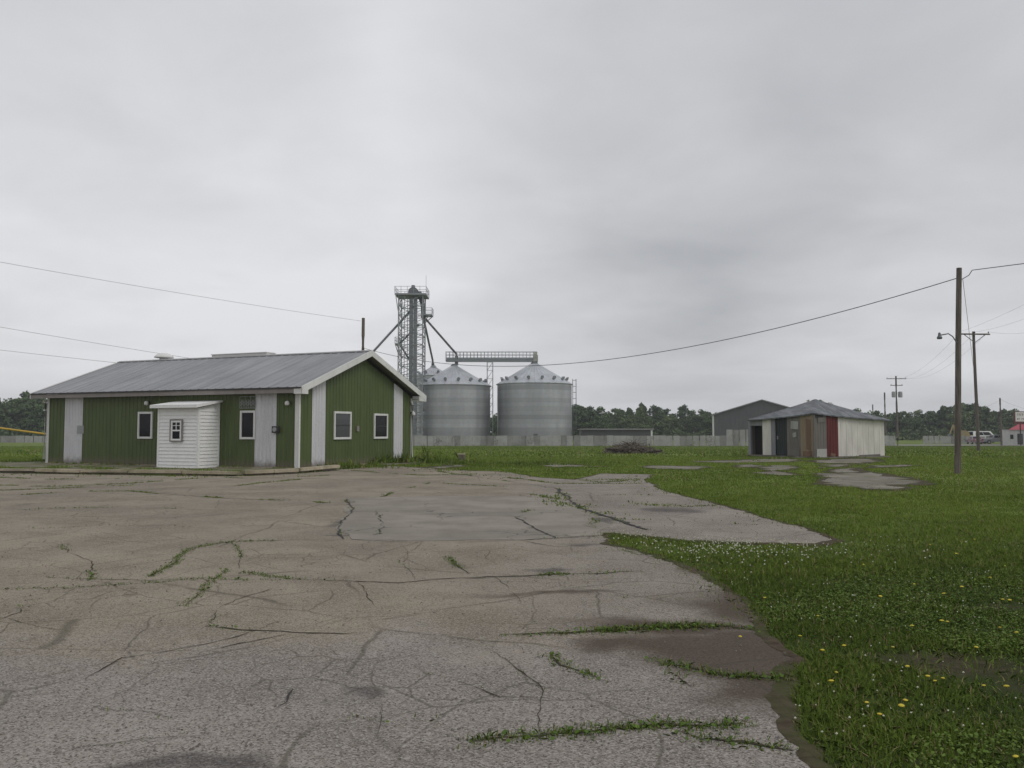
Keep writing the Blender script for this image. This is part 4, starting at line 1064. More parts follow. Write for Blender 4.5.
# ------------------------------------------------------------------ poles, lamps, wires
def pole_shaft(root, top, r0, r1, lean=(0,0)):
    mb = MB(); n = 9; r = random.Random(root.name); pts = []; rad = []
    for k in range(n):
        t = k/(n-1); pts.append((lean[0]*t + .012*top*.1*math.sin(t*5+1), lean[1]*t, -.3 + (top+.3)*t)); rad.append(r0 + (r1-r0)*t)
    mb.tube(pts, rad, 12); return mb.build('shaft', MAT['pole'], root, True)
def top_at(px, py, Y): return at(px, py, Y)
# near service pole with a yard lamp
b = G(957, 474); PN = thing('utility_pole', 'nearest wooden pole on the grass with a curved yard lamp arm', 'utility pole', b)
t = at(959.2, 268, b.y); PNT = t
pole_shaft(PN, t.z - b.z, .112, .092, (t.x - b.x, 0))
def PNL(px, py, dy=0): return at(px, py, b.y + dy) - b
mb = MB(); j = PNL(957, 343, -.1); e = PNL(940, 335.2, -.1)
pts = [j, j.lerp(e, .25) + Vector((0,0,.17)), j.lerp(e, .5) + Vector((0,0,.20)), j.lerp(e, .8) + Vector((0,0,.08)), e]
mb.tube(pts, .022, 8); arm = mb.build('lamp_arm', MAT['steel_dark'], PN, True)
mb = MB(); mb.lathe(e + Vector((-.02,0,-.12)), [(.0, -.03), (.08, -.02), (.095, .03), (.07, .08), (.05, .11), (.045, .19), (.02, .22), (0, .225)], 14); mb.build('lamp_head', MAT['steel_dark'], arm, True)
# second pole with crossarm
b2 = G(978.5, 451.5); P2 = thing('utility_pole', 'second wooden pole with a plain crossarm, behind the lamp pole', 'utility pole', b2, 0, None)
t2 = at(973.5, 331.5, b2.y); pole_shaft(P2, t2.z - b2.z, .145, .11, (t2.x - b2.x, 0))
def arm_(root, off, z, L, rz=0, name='crossarm', ins=3):
    mb = MB(); M = Matrix.Translation(Vector(off) + Vector((0,0,z))) @ Matrix.Rotation(rz, 4, 'Z')
    mb.box((-L/2, -.20, -.06), (L/2, -.10, .06), 0, M)
    o = mb.build(name, MAT['pole'], root)
    for k in range(ins):
        x = -L/2 + .12 + (L-.24)*k/max(1, ins-1)
        mb = MB(); c = M @ Vector((x, -.15, .06)); mb.lathe(c, [(.02, 0), (.02, .06), (.05, .07), (.06, .13), (.03, .17), (0, .18)], 8); mb.build('insulator', MAT['dark'], o, True)
    return o, M
a2, M2 = arm_(P2, (t2.x - b2.x, 0, 0), t2.z - b2.z - .25, 2.75, R(4))
mb = MB()
for s in (-1, 1): mb.bar((t2.x-b2.x+s*.9, -.17, t2.z-b2.z-.3), (t2.x-b2.x, -.17, t2.z-b2.z-1.0), .05)
mb.build('arm_brace', MAT['steel_dark'], P2)
# far transformer pole
def far_pole(px, base_py, top_py, Y, label, r=.19, group=None):
    bb = Vector((at(px, 430, Y).x, Y, tz(Y))); tt = at(px, top_py, Y)
    o = thing('utility_pole', label, 'utility pole', bb, 0, group); pole_shaft(o, tt.z - bb.z, r, r*.72); return o, bb, tt
P3, b3, t3 = far_pole(897.3, 444, 376, 150, 'far pole carrying two crossarms and a pair of round transformers')
arm_(P3, (0,0,0), t3.z - b3.z - .5, 3.6); arm_(P3, (0,0,0), t3.z - b3.z - 1.7, 2.2, 0, 'crossarm', 2)
for s in (-1, 1):
    mb = MB(); mb.lathe((s*.58, -.25, t3.z - b3.z - 3.9), [(0, 0), (.36, .02), (.38, .9), (.3, 1.05), (.0, 1.1)], 14); mb.build('transformer', MAT['greybox'], P3, True)
far_pole(885.5, 440, 392.5, 165, 'bare thin pole just right of the patchwork shed, no crossarm', .19)
P5, b5, t5 = far_pole(1001, 444, 398, 150, 'bare pole standing at the corner of the red roofed building', .19)
far_pole(873.3, 440, 404.5, 240, 'thin distant pole whose top shows over the shed roof', .22)
# pole behind the green building
P6, b6, t6 = far_pole(362.3, 440, 318, 66, 'pole rising behind the ridge of the green building', .17)

def wire(name, label, pts, r, sag=0.0, n=40, cat='wire', group=None):
    mb = MB(); out = []
    for a, b in zip(pts[:-1], pts[1:]):
        a = Vector(a); b = Vector(b)
        for k in range(n):
            t = k/n; p = a.lerp(b, t); p.z -= sag*4*t*(1-t); out.append(p)
    out.append(Vector(pts[-1]))
    org = out[0].copy(); mb.tube([p - org for p in out], r, 5)
    o = mb.build(name, MAT['wire'], None, True); o.location = org
    return tag(o, label, cat, group)
def near_top(dz): return PNT + Vector((0, 0, dz))
# long drooping service cable from the near pole to the pole behind the building
A = near_top(-.38) + Vector((-.09, 0, 0)); Bq = Vector((t6.x + .12, 66, at(362, 348, 66).z))
def cable_between(A, B, lowpx, lowpy):
    k = (lowpx - CX)/F                   # parameter where the cable crosses photo column lowpx
    t = (k*A.y - A.x)/((B.x - A.x) - k*(B.y - A.y)); p = A.lerp(B, t); z = at(lowpx, lowpy, p.y).z
    return (p.z - z)/(4*t*(1-t))
s = cable_between(A, Bq, 600, 360.5)
wire('service_cable', 'long sagging cable from the lamp pole across to the building pole', [A, Bq], .017, s, 80)
wire('service_cable', 'cable leaving the lamp pole top toward the right edge', [near_top(-.42) + Vector((.09,0,0)), near_top(-.28) + Vector((.32,-.05,0)), near_top(-.1) + Vector((.42,-.1,0)), at(1024, 263.5, 28), at(1190, 222, 24)], .015, 0, 6)
gp = Vector((b2.x + .1, b2.y - .2, b2.z + 3.2))
wire('guy_wire', 'thin guy wire slanting down from the lamp pole toward the second pole', [near_top(-.4) + Vector((.12,0,0)), gp], .009, .25, 20)
wire('power_line', 'uppermost of the lines left of the green building', [at(-260, 217, 40), at(0, 262, 47), Vector((t6.x-.1, 66, at(362, 321, 66).z))], .010, .12, 30, group='lines running to the building pole')
wire('power_line', 'middle line on the left, meeting the roof beside the round vent', [at(-260, 288, 42), at(0, 327, 50), Vector((t6.x-.1, 66, at(362, 383, 66).z))], .010, .12, 30, group='lines running to the building pole')
wire('power_line', 'lowest line on the left, passing just over the left roof end', [at(-260, 327, 44), at(0, 350, 52), Vector((t6.x-.1, 66, at(362, 386, 66).z))], .010, .10, 30, group='lines running to the building pole')
for k, (off, p1, lab) in enumerate(((-1.25, (1024, 304.5), 'highest'), (.1, (1024, 319), 'middle'), (1.25, (1024, 333), 'lowest'))):
    q = Vector((t2.x + off, b2.y - .15, t2.z - .05))
    wire('power_line', lab + ' line leaving the plain crossarm for the right edge', [q, at(p1[0], p1[1], 62), at(p1[0]+260, p1[1]-95, 50)], .006, .1, 16, group='lines on the plain crossarm')
    q3 = Vector((t3.x + off*1.2, 150 - .15, t3.z - .3))
    wire('power_line', ('left','middle','right')[k] + ' line strung between the plain crossarm and transformer pole', [q, q3], .007, 1.5, 24, group='lines on the plain crossarm')
wire('power_line', 'distant reddish line dipping to the pole by the red roof', [Vector((t5.x, 150, t5.z-.3)), at(960, 416, 190)], .012, .3, 12)
wire('power_line', 'distant line falling right from the pole by the red roof', [Vector((t5.x, 150, t5.z-.3)), at(1040, 412, 140)], .012, .3, 12)

# yellow gate bar at the left
ya = at(-60, 420.2, 47); yb = at(50, 434.6, 47)
yel = thing('gate_bar', 'long yellow gate bar slanting down behind the building corner', 'gate bar', (yb.x, 47, 0))
mb = MB(); mb.tube([ya - Vector((yb.x,47,0)), yb - Vector((yb.x,47,0))], .055, 10); mb.build('bar', paint('yellow_paint', (.55,.36,.05), .5, .15, .1), yel, True)
mb = MB(); mb.box((-.1, -.1, -.1), (.1, .1, yb.z+.2)); mb.build('post', MAT['grey'], yel)
mb = MB(); q = ya - Vector((yb.x,47,0)); mb.box((q.x-.1, q.y-.1, -.1), (q.x+.1, q.y+.1, q.z+.2)); mb.build('post', MAT['grey'], yel)

# short stub in the grass
g = G(461.5, 460.5); st = thing('post_stub', 'short dark stub with a pale cap standing alone in the grass', 'stub', g)
mb = MB(); mb.prism([(-.19,-.17,-.05),(.19,-.17,-.05),(.17,-.17,.30),(-.18,-.17,.31)], (0,.34,0)); mb.build('block', MAT['brush'], st)
mb = MB(); mb.box((-.2,-.19,.312),(.2,.19,.37)); mb.build('cap', MAT['kerb'], st)

# brush pile
def make_brush():
    g = G(631, 453.5); root = thing('brush_pile', 'heap of dead branches and logs on the grass before the fence', 'brush pile', g)
    r = random.Random(5); w = (G(657,453.5).x - G(606,453.5).x)/2; H = 0.82
    mb = MB(); lg = MB()
    for k in range(520):
        x = r.gauss(0, .45)*w; x = max(-w, min(w, x)); y = r.uniform(-1, 1)*1.1
        hm = H*max(.1, 1 - (abs(x)/w)**2)*(1-.4*abs(y)); z = r.uniform(0, hm) * (.9 if r.random() < .8 else 1.15)
        L = r.uniform(.4, 1.5); a = r.uniform(0, math.pi); e = r.gauss(0, .3)
        d = Vector((math.cos(a)*math.cos(e), math.sin(a)*math.cos(e), math.sin(e)))*L/2; c = Vector((x, y, z+.05))
        m = c + Vector((r.gauss(0,.06), r.gauss(0,.06), r.gauss(0,.06))); rr = r.choice([.012,.018,.025,.04])
        mb.tube([c-d, m, c+d], [rr, rr*.8, rr*.4], 5)
    mb.build('branches', MAT['brush'], root)
    for k in range(9):
        x = r.uniform(-.7,.7)*w; a = r.uniform(-.4,.4); d = Vector((math.cos(a), math.sin(a)*.5, r.uniform(-.05,.1)))*r.uniform(.5,1.0); c = Vector((x, r.uniform(-.7,.3), r.uniform(.1,.5)))
        lg.tube([c-d, c+d], [.09,.07], 8)
    lg.build('logs', MAT['bark'], root)
make_brush()

# ------------------------------------------------------------------ road and the cluster on the right
mb = MB(); xs = [64, 70, 90, 120, 160, 260]
mb.add([(x, y, tz(y)+.045) for x in xs for y in ((147.5 if x > 66 else 150), (158 if x > 66 else 154))], [(2*i, 2*i+2, 2*i+3, 2*i+1) for i in range(len(xs)-1)])
tag(mb.build('road', MAT['road']), kind='structure')

def car(name, label, cat, X, Y, rz, body, prof, cab, wheels, L, W=1.85, group=None):
    root = thing(name, label, cat, (X, Y, tz(Y)+.05), rz)
    mb = MB(); mb.prism([(x, -W/2, z) for x, z in prof], (0, W, 0)); mb.build('body', body, root)
    mb = MB(); ins = .14
    a = [(x, -W/2+.02, z) for x, z in cab[:2]]; lo = [(x, z) for x, z in cab]
    vs = []
    for s in (-1, 1):
        for i, (x, z) in enumerate(cab): vs.append((x, s*(W/2 - (.04 if i in (0, 3) else .2)), z))
    n = len(cab)
    mb.add(vs, [tuple(range(n)), tuple(reversed(range(n, 2*n)))] + [(i, (i+1)%n, n+(i+1)%n, n+i) for i in range(n)]); cb = mb.build('cab', body, root)
    (x0,z0),(x1,z1),(x2,z2),(x3,z3) = cab
    gl = MAT['glass']
    def lerp(a, b, t): return a + (b-a)*t
    for s in (-1, 1):
        mb = MB(); q = []
        for (tx, tzz) in ((.10,.18),(.14,.82),(.86,.82),(.93,.18)):
            xl = lerp(lerp(x0,x3,tx), lerp(x1,x2,tx), tzz); zl = lerp(z0, z1, tzz); wl = lerp(W/2-.04, W/2-.2, tzz)
            q.append((xl, s*(wl+.012), zl))
        mid = [( (q[0][0]+q[3][0])/2, q[0][1], q[0][2]), ((q[1][0]+q[2][0])/2, q[1][1], q[1][2])]
        g2 = .05
        mb.prism([q[0], q[1], (mid[1][0]-g2, *mid[1][1:]), (mid[0][0]-g2, *mid[0][1:])], (0, s*.006, 0)); mb.prism([(mid[0][0]+g2, *mid[0][1:]), (mid[1][0]+g2, *mid[1][1:]), q[2], q[3]], (0, s*.006, 0)); mb.build('side_window', gl, cb)
    for (xa, za, xb, zb, sg) in ((x0,z0,x1,z1,-1),(x3,z3,x2,z2,1)):
        mb = MB(); P = []
        for t, w in ((.15, W/2-.18), (.85, W/2-.3)):
            for s in (-1, 1): P.append((lerp(xa,xb,t)+sg*.012, s*w, lerp(za,zb,t)+.012))
        mb.add(P, [(0,1,3,2)]); mb.build('windscreen', gl, cb)
    for x in wheels:
        for s in (-1, 1):
            mb = MB(); mb.tube([(x, s*(W/2-.2), .36), (x, s*(W/2+.02), .36)], .37, 18); wv = mb.build('wheel', MAT['rubber'], root, True)
            mb = MB(); mb.tube([(x, s*(W/2+.021), .36), (x, s*(W/2+.03), .36)], .22, 14); mb.build('rim', MAT['greybox'], wv, True)
    for s in (-1, 1):
        mb = MB(); mb.box((L/2-.04, s*W*.36-.18, .78), (L/2+.02, s*W*.36+.18, .95)); mb.build('headlight', MAT['white_trim'], root)
        mb = MB(); mb.box((-L/2-.02, s*W*.40-.1, .72), (-L/2+.04, s*W*.40+.1, 1.0)); mb.build('tail_light', paint('tail_red', (.25,.01,.01), .3), root)
    return root
silver = paint('silver_car_paint', (.30,.30,.33), .35, .03, 0, metal=.3); whitec = paint('white_car_paint', (.72,.72,.72), .35, .03, 0); pink = paint('faded_magenta_paint', (.27,.18,.22), .4, .05, 0)
px_ = at(995, 430, 166).x
car('pickup_truck', 'silver crew cab pickup parked beside the road, facing right', 'pickup truck', px_ + .1, 166, R(-4), silver,
    [(-2.75,.45),(-2.75,1.05),(-.9,1.08),(1.1,1.12),(2.5,1.02),(2.75,.85),(2.75,.42),(2.35,.4),(2.2,.75),(1.6,.75),(1.45,.4),(-1.3,.4),(-1.45,.75),(-2.05,.75),(-2.2,.42)],
    [(-1.0,1.08),(-.8,1.80),(.75,1.80),(1.5,1.1)], (-1.75, 1.9), 5.5, 1.95)
car('parked_car', 'small car with a magenta rear and white nose beside the pickup', 'car', at(974, 430, 162).x, 162, R(78), pink,
    [(-2.1,.4),(-2.15,.95),(-1.2,1.02),(1.1,.98),(2.1,.82),(2.15,.42),(1.7,.38),(1.6,.68),(1.05,.68),(.95,.38),(-.95,.38),(-1.05,.68),(-1.6,.68),(-1.7,.38)],
    [(-1.7,1.0),(-1.2,1.5),(.3,1.5),(1.1,1.0)], (-1.3, 1.35), 4.3, 1.8)
car('white_van', 'white van with a roof rack, parked behind the silver pickup', 'van', at(982, 430, 182).x, 182, R(8), whitec,
    [(-2.9,.45),(-2.9,1.4),(-1,1.45),(1.8,1.4),(2.6,1.2),(2.9,.95),(2.9,.45),(2.3,.4),(2.2,.75),(1.6,.75),(1.5,.4),(-1.3,.4),(-1.4,.75),(-2.0,.75),(-2.1,.42)],
    [(-2.8,1.4),(-2.7,2.5),(1.4,2.5),(2.3,1.4)], (-1.7, 1.9), 5.8, 2.0)
MAT['yellow'] = paint('digger_yellow', (.30,.235,.10), .5, .15, .25)
def make_digger():
    Y = 176; c = at(959.5, 430, Y); root = thing('excavator', 'yellow excavator with raised boom, half hidden by the nearest pole', 'excavator', (c.x, Y, tz(Y)))
    mb = MB()
    for y in (-1.1, 1.1):
        prof = [(-1.8,.25),(-1.6,.75),(1.6,.75),(1.8,.25),(1.5,0),(-1.5,0)]; mb.prism([(x, y-.3, z) for x, z in prof], (0,.6,0))
    root.scale = (.85, .85, .85)
    mb.build('tracks', MAT['rubber'], root)
    mb = MB(); mb.prism([(-.4,-1.2,.9),(2.0,-1.2,.9),(2.1,-1.2,1.8),(1.6,-1.2,2.9),(.9,-1.2,3.2),(.6,-1.2,2.0),(-.4,-1.2,1.9)], (0,2.4,0)); mb.build('house', MAT['yellow'], root)
    mb = MB(); mb.prism([(-1.3,-1.15,.9),(-.41,-1.15,.9),(-.41,-1.15,2.7),(-1.0,-1.15,2.75),(-1.3,-1.15,1.9)], (0,1.0,0)); cb = mb.build('cab', MAT['yellow'], root)
    mb = MB(); mb.prism([(-1.15,-1.17,1.8),(-.55,-1.17,1.8),(-.55,-1.17,2.55),(-.95,-1.17,2.6)], (0,.015,0)); mb.build('pane', MAT['glass'], cb)
    mb = MB(); mb.bar((-.9,.3,1.6), (-1.35,.3,4.6), .32, .3); mb.build('boom', MAT['yellow'], root)
    mb = MB(); mb.bar((-1.35,.3,4.6), (-2.3,.3,2.3), .26, .24); mb.build('arm', MAT['yellow'], root)
    mb = MB(); mb.prism([(-2.3,-.1,2.3),(-2.7,-.1,1.9),(-2.5,-.1,1.4),(-1.9,-.1,1.6)], (0,.8,0)); mb.build('bucket', MAT['steel_dark'], root)
make_digger()
def make_shop():
    Y = 160; a = at(1002.2, 430, Y).x; L = 16; D = 9; z = tz(Y)
    root = thing('roadside_shop', 'small white building with a bright red roof at the right edge', 'building', (a, Y, z), -0.54); H = 2.85
    mb = MB(); ribbed(mb, (0,0,0), (1,0,0), (0,-1,0), L, 0, lambda u: H, .6, .03)
    mb.add([(0,0,0),(0,D,0),(0,D,H),(0,0,H)], [(0,1,2,3)]); mb.add([(L,0,0),(L,D,0),(L,D,H),(L,0,H)], [(0,1,2,3)]); mb.add([(0,D,0),(L,D,0),(L,D,H),(0,D,H)], [(0,1,2,3)]); mb.build('wall', paint('shop_white', (.56,.56,.55), .5, .08, .1), root)
    red = paint('red_roof', (.36,.035,.06), .5, .1, 0)
    mb = MB(); p = [(1.0,-.4,H),(L+.4,-.4,H),(L+.4,D+.4,H),(1.0,D+.4,H),(3.8,D*.5,H+1.75),(L-3,D*.5,H+1.75)]
    mb.add(p, [(0,1,5,4),(1,2,5),(2,3,4,5),(3,0,4),(0,3,2,1)]); mb.build('roof', red, root)
    mb = MB(); mb.box((-.1,-.1,H), (.98,D,H+.12)); mb.build('flat_roof', MAT['soffit'], root)
    mb = MB(); mb.box((2.45,-.09,0), (3.35,-.04,2.1)); mb.build('door', MAT['dark'], root)
    for x in (1.2, 4.6):
        mb = MB(); mb.box((x,-.09,1.0), (x+.7,-.035,2.0)); w = mb.build('window', MAT['white_trim'], root); mb = MB(); mb.box((x+.07,-.1,1.07), (x+.63,-.092,1.93)); mb.build('pane', MAT['glass'], w)
    Ys = 150; s0 = at(1014.8, 412, Ys); s1 = at(1014.8, 421.5, Ys); zs = tz(Ys)
    sg = thing('pole_sign', 'white roadside sign with a red edge standing over the red roof', 'sign', (s0.x, Ys, zs))
    W_ = 4.6; zt, zb = s0.z - zs, s1.z - zs
    mred = paint('sign_maroon', (.10,.018,.022), .5, .1, 0)
    mb = MB(); mb.box((-.22,-.15,zb-.5), (W_+.22,.15,zb)); mb.box((-.22,-.15,zt), (W_+.22,.15,zt+.12)); mb.box((-.22,-.15,zb), (0,.15,zt)); mb.box((W_,-.15,zb), (W_+.22,.15,zt)); mb.build('sign_frame', mred, sg)
    mb = MB(); mb.box((.001,-.13,zb+.001), (W_-.001,.13,zt-.001)); fc = mb.build('sign_face', paint('sign_white', (.70,.67,.66), .5, .04, 0), sg)
    mb = MB(); r = random.Random(6)
    for row, (h, zc) in enumerate(((.40, zt-.5), (.30, zb+.42))):
        x = .3
        while x < W_-.5:
            w = r.uniform(.16,.26)
            mb.box((x,-.145,zc-h/2), (x+.06,-.135,zc+h/2)); mb.box((x+.06,-.145,zc+h/2-.07), (x+w,-.135,zc+h/2)); 
            if r.random() < .6: mb.box((x+.06,-.145,zc-.04), (x+w*.9,-.135,zc+.03))
            x += w + (.09 if r.random() < .8 else .3)
    mb.build('sign_lettering', mred, fc)
    for x in (.9, W_-.9): 
        mb = MB(); mb.tube([(x,0,0),(x,0,zb-.5)], .11, 10); mb.build('post', MAT['dark'], sg, True)
make_shop()

# ------------------------------------------------------------------ trees on the horizon
LEAF = [leafmat('foliage_deep', (0.022,0.050,0.016), (0.062,0.112,0.036), tintback=.6), leafmat('foliage_mid', (0.032,0.064,0.018), (0.082,0.138,0.042), tintback=.6)]
def tree_mesh(seed, H, Wd, mat, conical=0.0, base=.12):
    r = np.random.default_rng(seed)
    # clumps
    nc = 72; cs = []
    while len(cs) < nc:
        u = r.uniform(-1, 1, 3); 
        if (u**2).sum() > 1: continue
        h = (u[2]+1)/2
        wr = (1 - conical*h) * (0.75 + .35*math.sin(math.pi*min(1, h*1.1)))
        cs.append((u[0]*Wd*.5*wr, u[1]*Wd*.5*wr, H*(base + (1-base)*h*.97), r.uniform(.55, 1.15)))
    P, Nn, S, T = [], [], [], []
    for (x, y, z, s) in cs:
        n = int(72*s); rad = Wd*.125*s
        d = r.normal(size=(n,3)); d /= np.linalg.norm(d, axis=1)[:,None]; q = d * (r.uniform(.35,1,(n,1))**.5) * rad * np.array([1,1,.75])
        P.append(q + np.array([x,y,z])); Nn.append(d + r.normal(size=(n,3))*.6); S.append(r.uniform(.14,.34,n)*H/9); T.append(np.clip(np.full(n, r.uniform(.1,.9)) + r.normal(size=n)*.15, 0, 1))
    P = np.concatenate(P); Nn = np.concatenate(Nn); S = np.concatenate(S); T = np.concatenate(T)
    P[:,2] = np.maximum(P[:,2], .15)
    Nn /= np.linalg.norm(Nn, axis=1)[:,None]
    a = np.cross(Nn, r.normal(size=Nn.shape)); a /= np.linalg.norm(a, axis=1)[:,None]; b = np.cross(Nn, a)
    n = len(P); V = np.empty((n,4,3))
    V[:,0] = P - a*S[:,None]; V[:,1] = P + b*S[:,None]*.7; V[:,2] = P + a*S[:,None]; V[:,3] = P - b*S[:,None]*.7
    me = quads('crown', V.reshape(-1,3), n, 4, np.repeat(T, 4), mat)
    mb = MB(); rr = random.Random(seed); mb.tube([(0,0,-.2),(.05,.03,H*.3),(-.05,.05,H*.6),(0,0,H*.85)], [H*.026,H*.02,H*.012,H*.004], 8)
    for k in range(7):
        an = rr.uniform(0,6.28); z = H*rr.uniform(.22,.65); L = Wd*rr.uniform(.25,.42); mb.tube([(0,0,z),(math.cos(an)*L*.5,math.sin(an)*L*.5,z+H*.08),(math.cos(an)*L,math.sin(an)*L,z+H*.18)], [H*.010,H*.007,H*.003], 5)
    return me, mb
def quads(name, V, n, k, tint, mat, smooth=False):
    me = bpy.data.meshes.new(name); me.vertices.add(len(V)); me.vertices.foreach_set('co', np.ascontiguousarray(V, np.float32).ravel())
    me.loops.add(n*k); me.loops.foreach_set('vertex_index', np.arange(n*k, dtype=np.int32))
    me.polygons.add(n); me.polygons.foreach_set('loop_start', np.arange(0, n*k, k, dtype=np.int32))
    try: me.polygons.foreach_set('loop_total', np.full(n, k, np.int32))
    except Exception: pass
    at_ = me.attributes.new('tint', 'FLOAT', 'POINT'); at_.data.foreach_set('value', np.ascontiguousarray(tint, np.float32))
    me.materials.append(mat); me.update(calc_edges=True); me.validate(); return me
PROTO = []
for i, (H, Wd, con, m) in enumerate(((10, 8.5, .15, 0), (11.5, 8, .35, 0), (9, 9.5, .1, 1), (12, 7.0, .5, 0), (10.5, 9, .2, 1), (8.5, 7.5, .25, 0))):
    PROTO.append((tree_mesh(50+i, H, Wd, LEAF[m], con), H, Wd, i))
TREE_SRC = {}
def place_tree(px, top_py, Y, k, label, group, rz, wmul=1.0):
    (me, mb), H, Wd, _ = PROTO[k]; X = at(px, 430, Y).x; zb = tz(Y); h = at(px, top_py, Y).z - zb
    if k not in TREE_SRC:
        root = thing('broadleaf_tree', label, 'tree', (0,0,0)); c = bpy.data.objects.new('crown', me); COL.objects.link(c); c.parent = root
        mb.build('trunk', MAT['bark'], root, True); TREE_SRC[k] = root
    else: root = copy_tree(TREE_SRC[k])
    root.location = (X, Y, zb); root.rotation_euler = (0,0,rz); s = h/H; root.scale = (s*wmul, s*wmul, s)
    tag(root, label, 'tree', group)
rt = random.Random(21)
def prof_interp(p, x):
    for (a, b), (c, d) in zip(p[:-1], p[1:]):
        if a <= x <= c: return b + (d-b)*(x-a)/(c-a)
    return p[0][1] if x < p[0][0] else p[-1][1]
BACK = {'centre': ([(478,412),(500,414),(560,408),(600,408),(620,412),(636,405.5),(660,407),(676,405.5),(695,409),(712,415),(735,418),(760,414),(800,414)], 'wood behind the pale fence'),
        'right': ([(800,404),(826,403),(834,407),(850,411),(868,412),(876,414),(890,411),(905,411),(920,411),(935,410),(948,407),(965,403),(975,404),(985,408),(1000,412),(1015,413),(1070,412)], 'wood along the right horizon'),
        'left': ([(-60,400),(-20,402),(2,402),(14,394),(28,394),(40,400),(60,404),(110,406)], 'trees beyond the far left fence')}
for key, (pf, grp) in BACK.items():
    x0, x1 = pf[0][0], pf[-1][0]; Yf, Yb = (235, 262) if key != 'left' else (205, 226)
    for row, Y in enumerate((Yf, Yb)):
        x = x0 + row*9
        while x < x1:
            top = prof_interp(pf, x) + rt.choice([0, .5, 1.5, 3, 4.5, -1.5, -2.5]) + (0 if row else rt.uniform(0, 6)) - 2
            k = rt.choice([0,0,1,2,3,4,4,5]); place_tree(x + rt.uniform(-4,4), top, Y + rt.uniform(-7,7), k, {'centre':'leafy tree in the hazy wood behind the grain bins and barn','right':'leafy tree in the dark wood along the right horizon','left':'leafy tree in the dark stand left of the green building'}[key], grp, rt.uniform(0,6.28), rt.uniform(.8,1.35))
            x += rt.uniform(10, 16) if row == 0 else rt.uniform(10, 15)
# low scrub under the trees so the wood reads closed at its foot
def scrub(x0, x1, Y, h, name):
    n = int((x1-x0)*60); r = np.random.default_rng(int(Y)); P = np.stack([r.uniform(x0,x1,n), Y + r.normal(size=n)*2.0, np.abs(r.normal(size=n))*h*.5], 1)
    P[:,2] = np.minimum(P[:,2], h*(.7+.3*np.sin(P[:,0]*.35))) + tz(Y); Nn = r.normal(size=(n,3)); Nn /= np.linalg.norm(Nn,axis=1)[:,None]
    a = np.cross(Nn, r.normal(size=Nn.shape)); a /= np.linalg.norm(a,axis=1)[:,None]; b = np.cross(Nn,a); S = r.uniform(.2,.45,n)
    V = np.empty((n,4,3)); V[:,0]=P-a*S[:,None]; V[:,1]=P+b*S[:,None]*.7; V[:,2]=P+a*S[:,None]; V[:,3]=P-b*S[:,None]*.7
    o = bpy.data.objects.new(name, quads(name, V.reshape(-1,3), n, 4, np.repeat(r.uniform(0,1,n),4), LEAF[0])); COL.objects.link(o); tag(o, 'low dark scrub under the distant wood', 'scrub', kind='stuff')
scrub(-12, 190, 228, 4.2, 'scrub'); scrub(-150, -80, 198, 4.2, 'scrub')

# ------------------------------------------------------------------ grass, weeds, flowers
def inside(poly, X, Y):
    c = np.zeros(len(X), bool); n = len(poly)
    for i in range(n):
        x0, y0 = poly[i]; x1, y1 = poly[(i+1) % n]
        if y0 == y1: continue
        t = ((y0 > Y) != (y1 > Y)) & (X < (x1-x0)*(Y-y0)/(y1-y0) + x0); c ^= t
    return c
BLD = [tuple(BORG + BDX*u + BDY*v) for u, v in ((-.1,-.1),(BL+.1,-.1),(BL+.1,BW+.1),(-.1,BW+.1))]
SHED = [(16.72,46.0),(21.54,48.11),(19.43,52.93),(14.6,50.8)]
def vnoise(X, Y, sc, seed):
    r = np.random.default_rng(seed); N = 128; g = r.uniform(0,1,(N,N)); x = X*sc; y = Y*sc
    xi = np.floor(x).astype(int); yi = np.floor(y).astype(int); fx = x-xi; fy = y-yi; fx = fx*fx*(3-2*fx); fy = fy*fy*(3-2*fy)
    G_ = lambda i, j: g[i % N, j % N]
    return (G_(xi,yi)*(1-fx)+G_(xi+1,yi)*fx)*(1-fy) + (G_(xi,yi+1)*(1-fx)+G_(xi+1,yi+1)*fx)*fy
GRASS = leafmat('grass_blades', (0.050,0.096,0.011), (0.205,0.280,0.038), 0.75, scale=.6)
CLOV = leafmat('clover_leaves', (0.044,0.092,0.010), (0.140,0.205,0.030), 0.7, scale=.8)
def clear_ground(X, Y):
    ok = ~inside(LOT_EDGE, X, Y) & ~inside(SLAB_EDGE, X, Y) & ~inside(BLD, X, Y) & ~inside(SHED, X, Y)
    for e in PAD_EDGES: ok &= ~inside(e, X, Y)
    return ok
def blades(name, X, Y, H, Wd, lean, tint, mat, z0=None, seed=0):
    r = np.random.default_rng(seed); n = len(X); a = r.uniform(0, 2*np.pi, n); la = r.uniform(0, 2*np.pi, n); ln = np.abs(r.normal(size=n))*lean
    Z = terrain(Y) if z0 is None else z0
    ca, sa = np.cos(a)*Wd/2, np.sin(a)*Wd/2; lx, ly = np.cos(la)*ln*H, np.sin(la)*ln*H
    V = np.empty((n,5,3)); hh = H*np.clip(1-.35*ln, .35, 1)
    V[:,0] = np.stack([X-ca, Y-sa, Z-.01],1); V[:,1] = np.stack([X+ca, Y+sa, Z-.01],1)
    V[:,2] = np.stack([X+lx*.4+ca*.75, Y+ly*.4+sa*.75, Z+hh*.6],1); V[:,3] = np.stack([X+lx, Y+ly, Z+hh],1); V[:,4] = np.stack([X+lx*.4-ca*.75, Y+ly*.4-sa*.75, Z+hh*.6],1)
    me = quads(name, V.reshape(-1,3), n, 5, np.repeat(np.where(r.uniform(size=n) < .08, 2.0, np.clip(tint,0,1)),5), mat)
    o = bpy.data.objects.new(name, me); COL.objects.link(o); return o
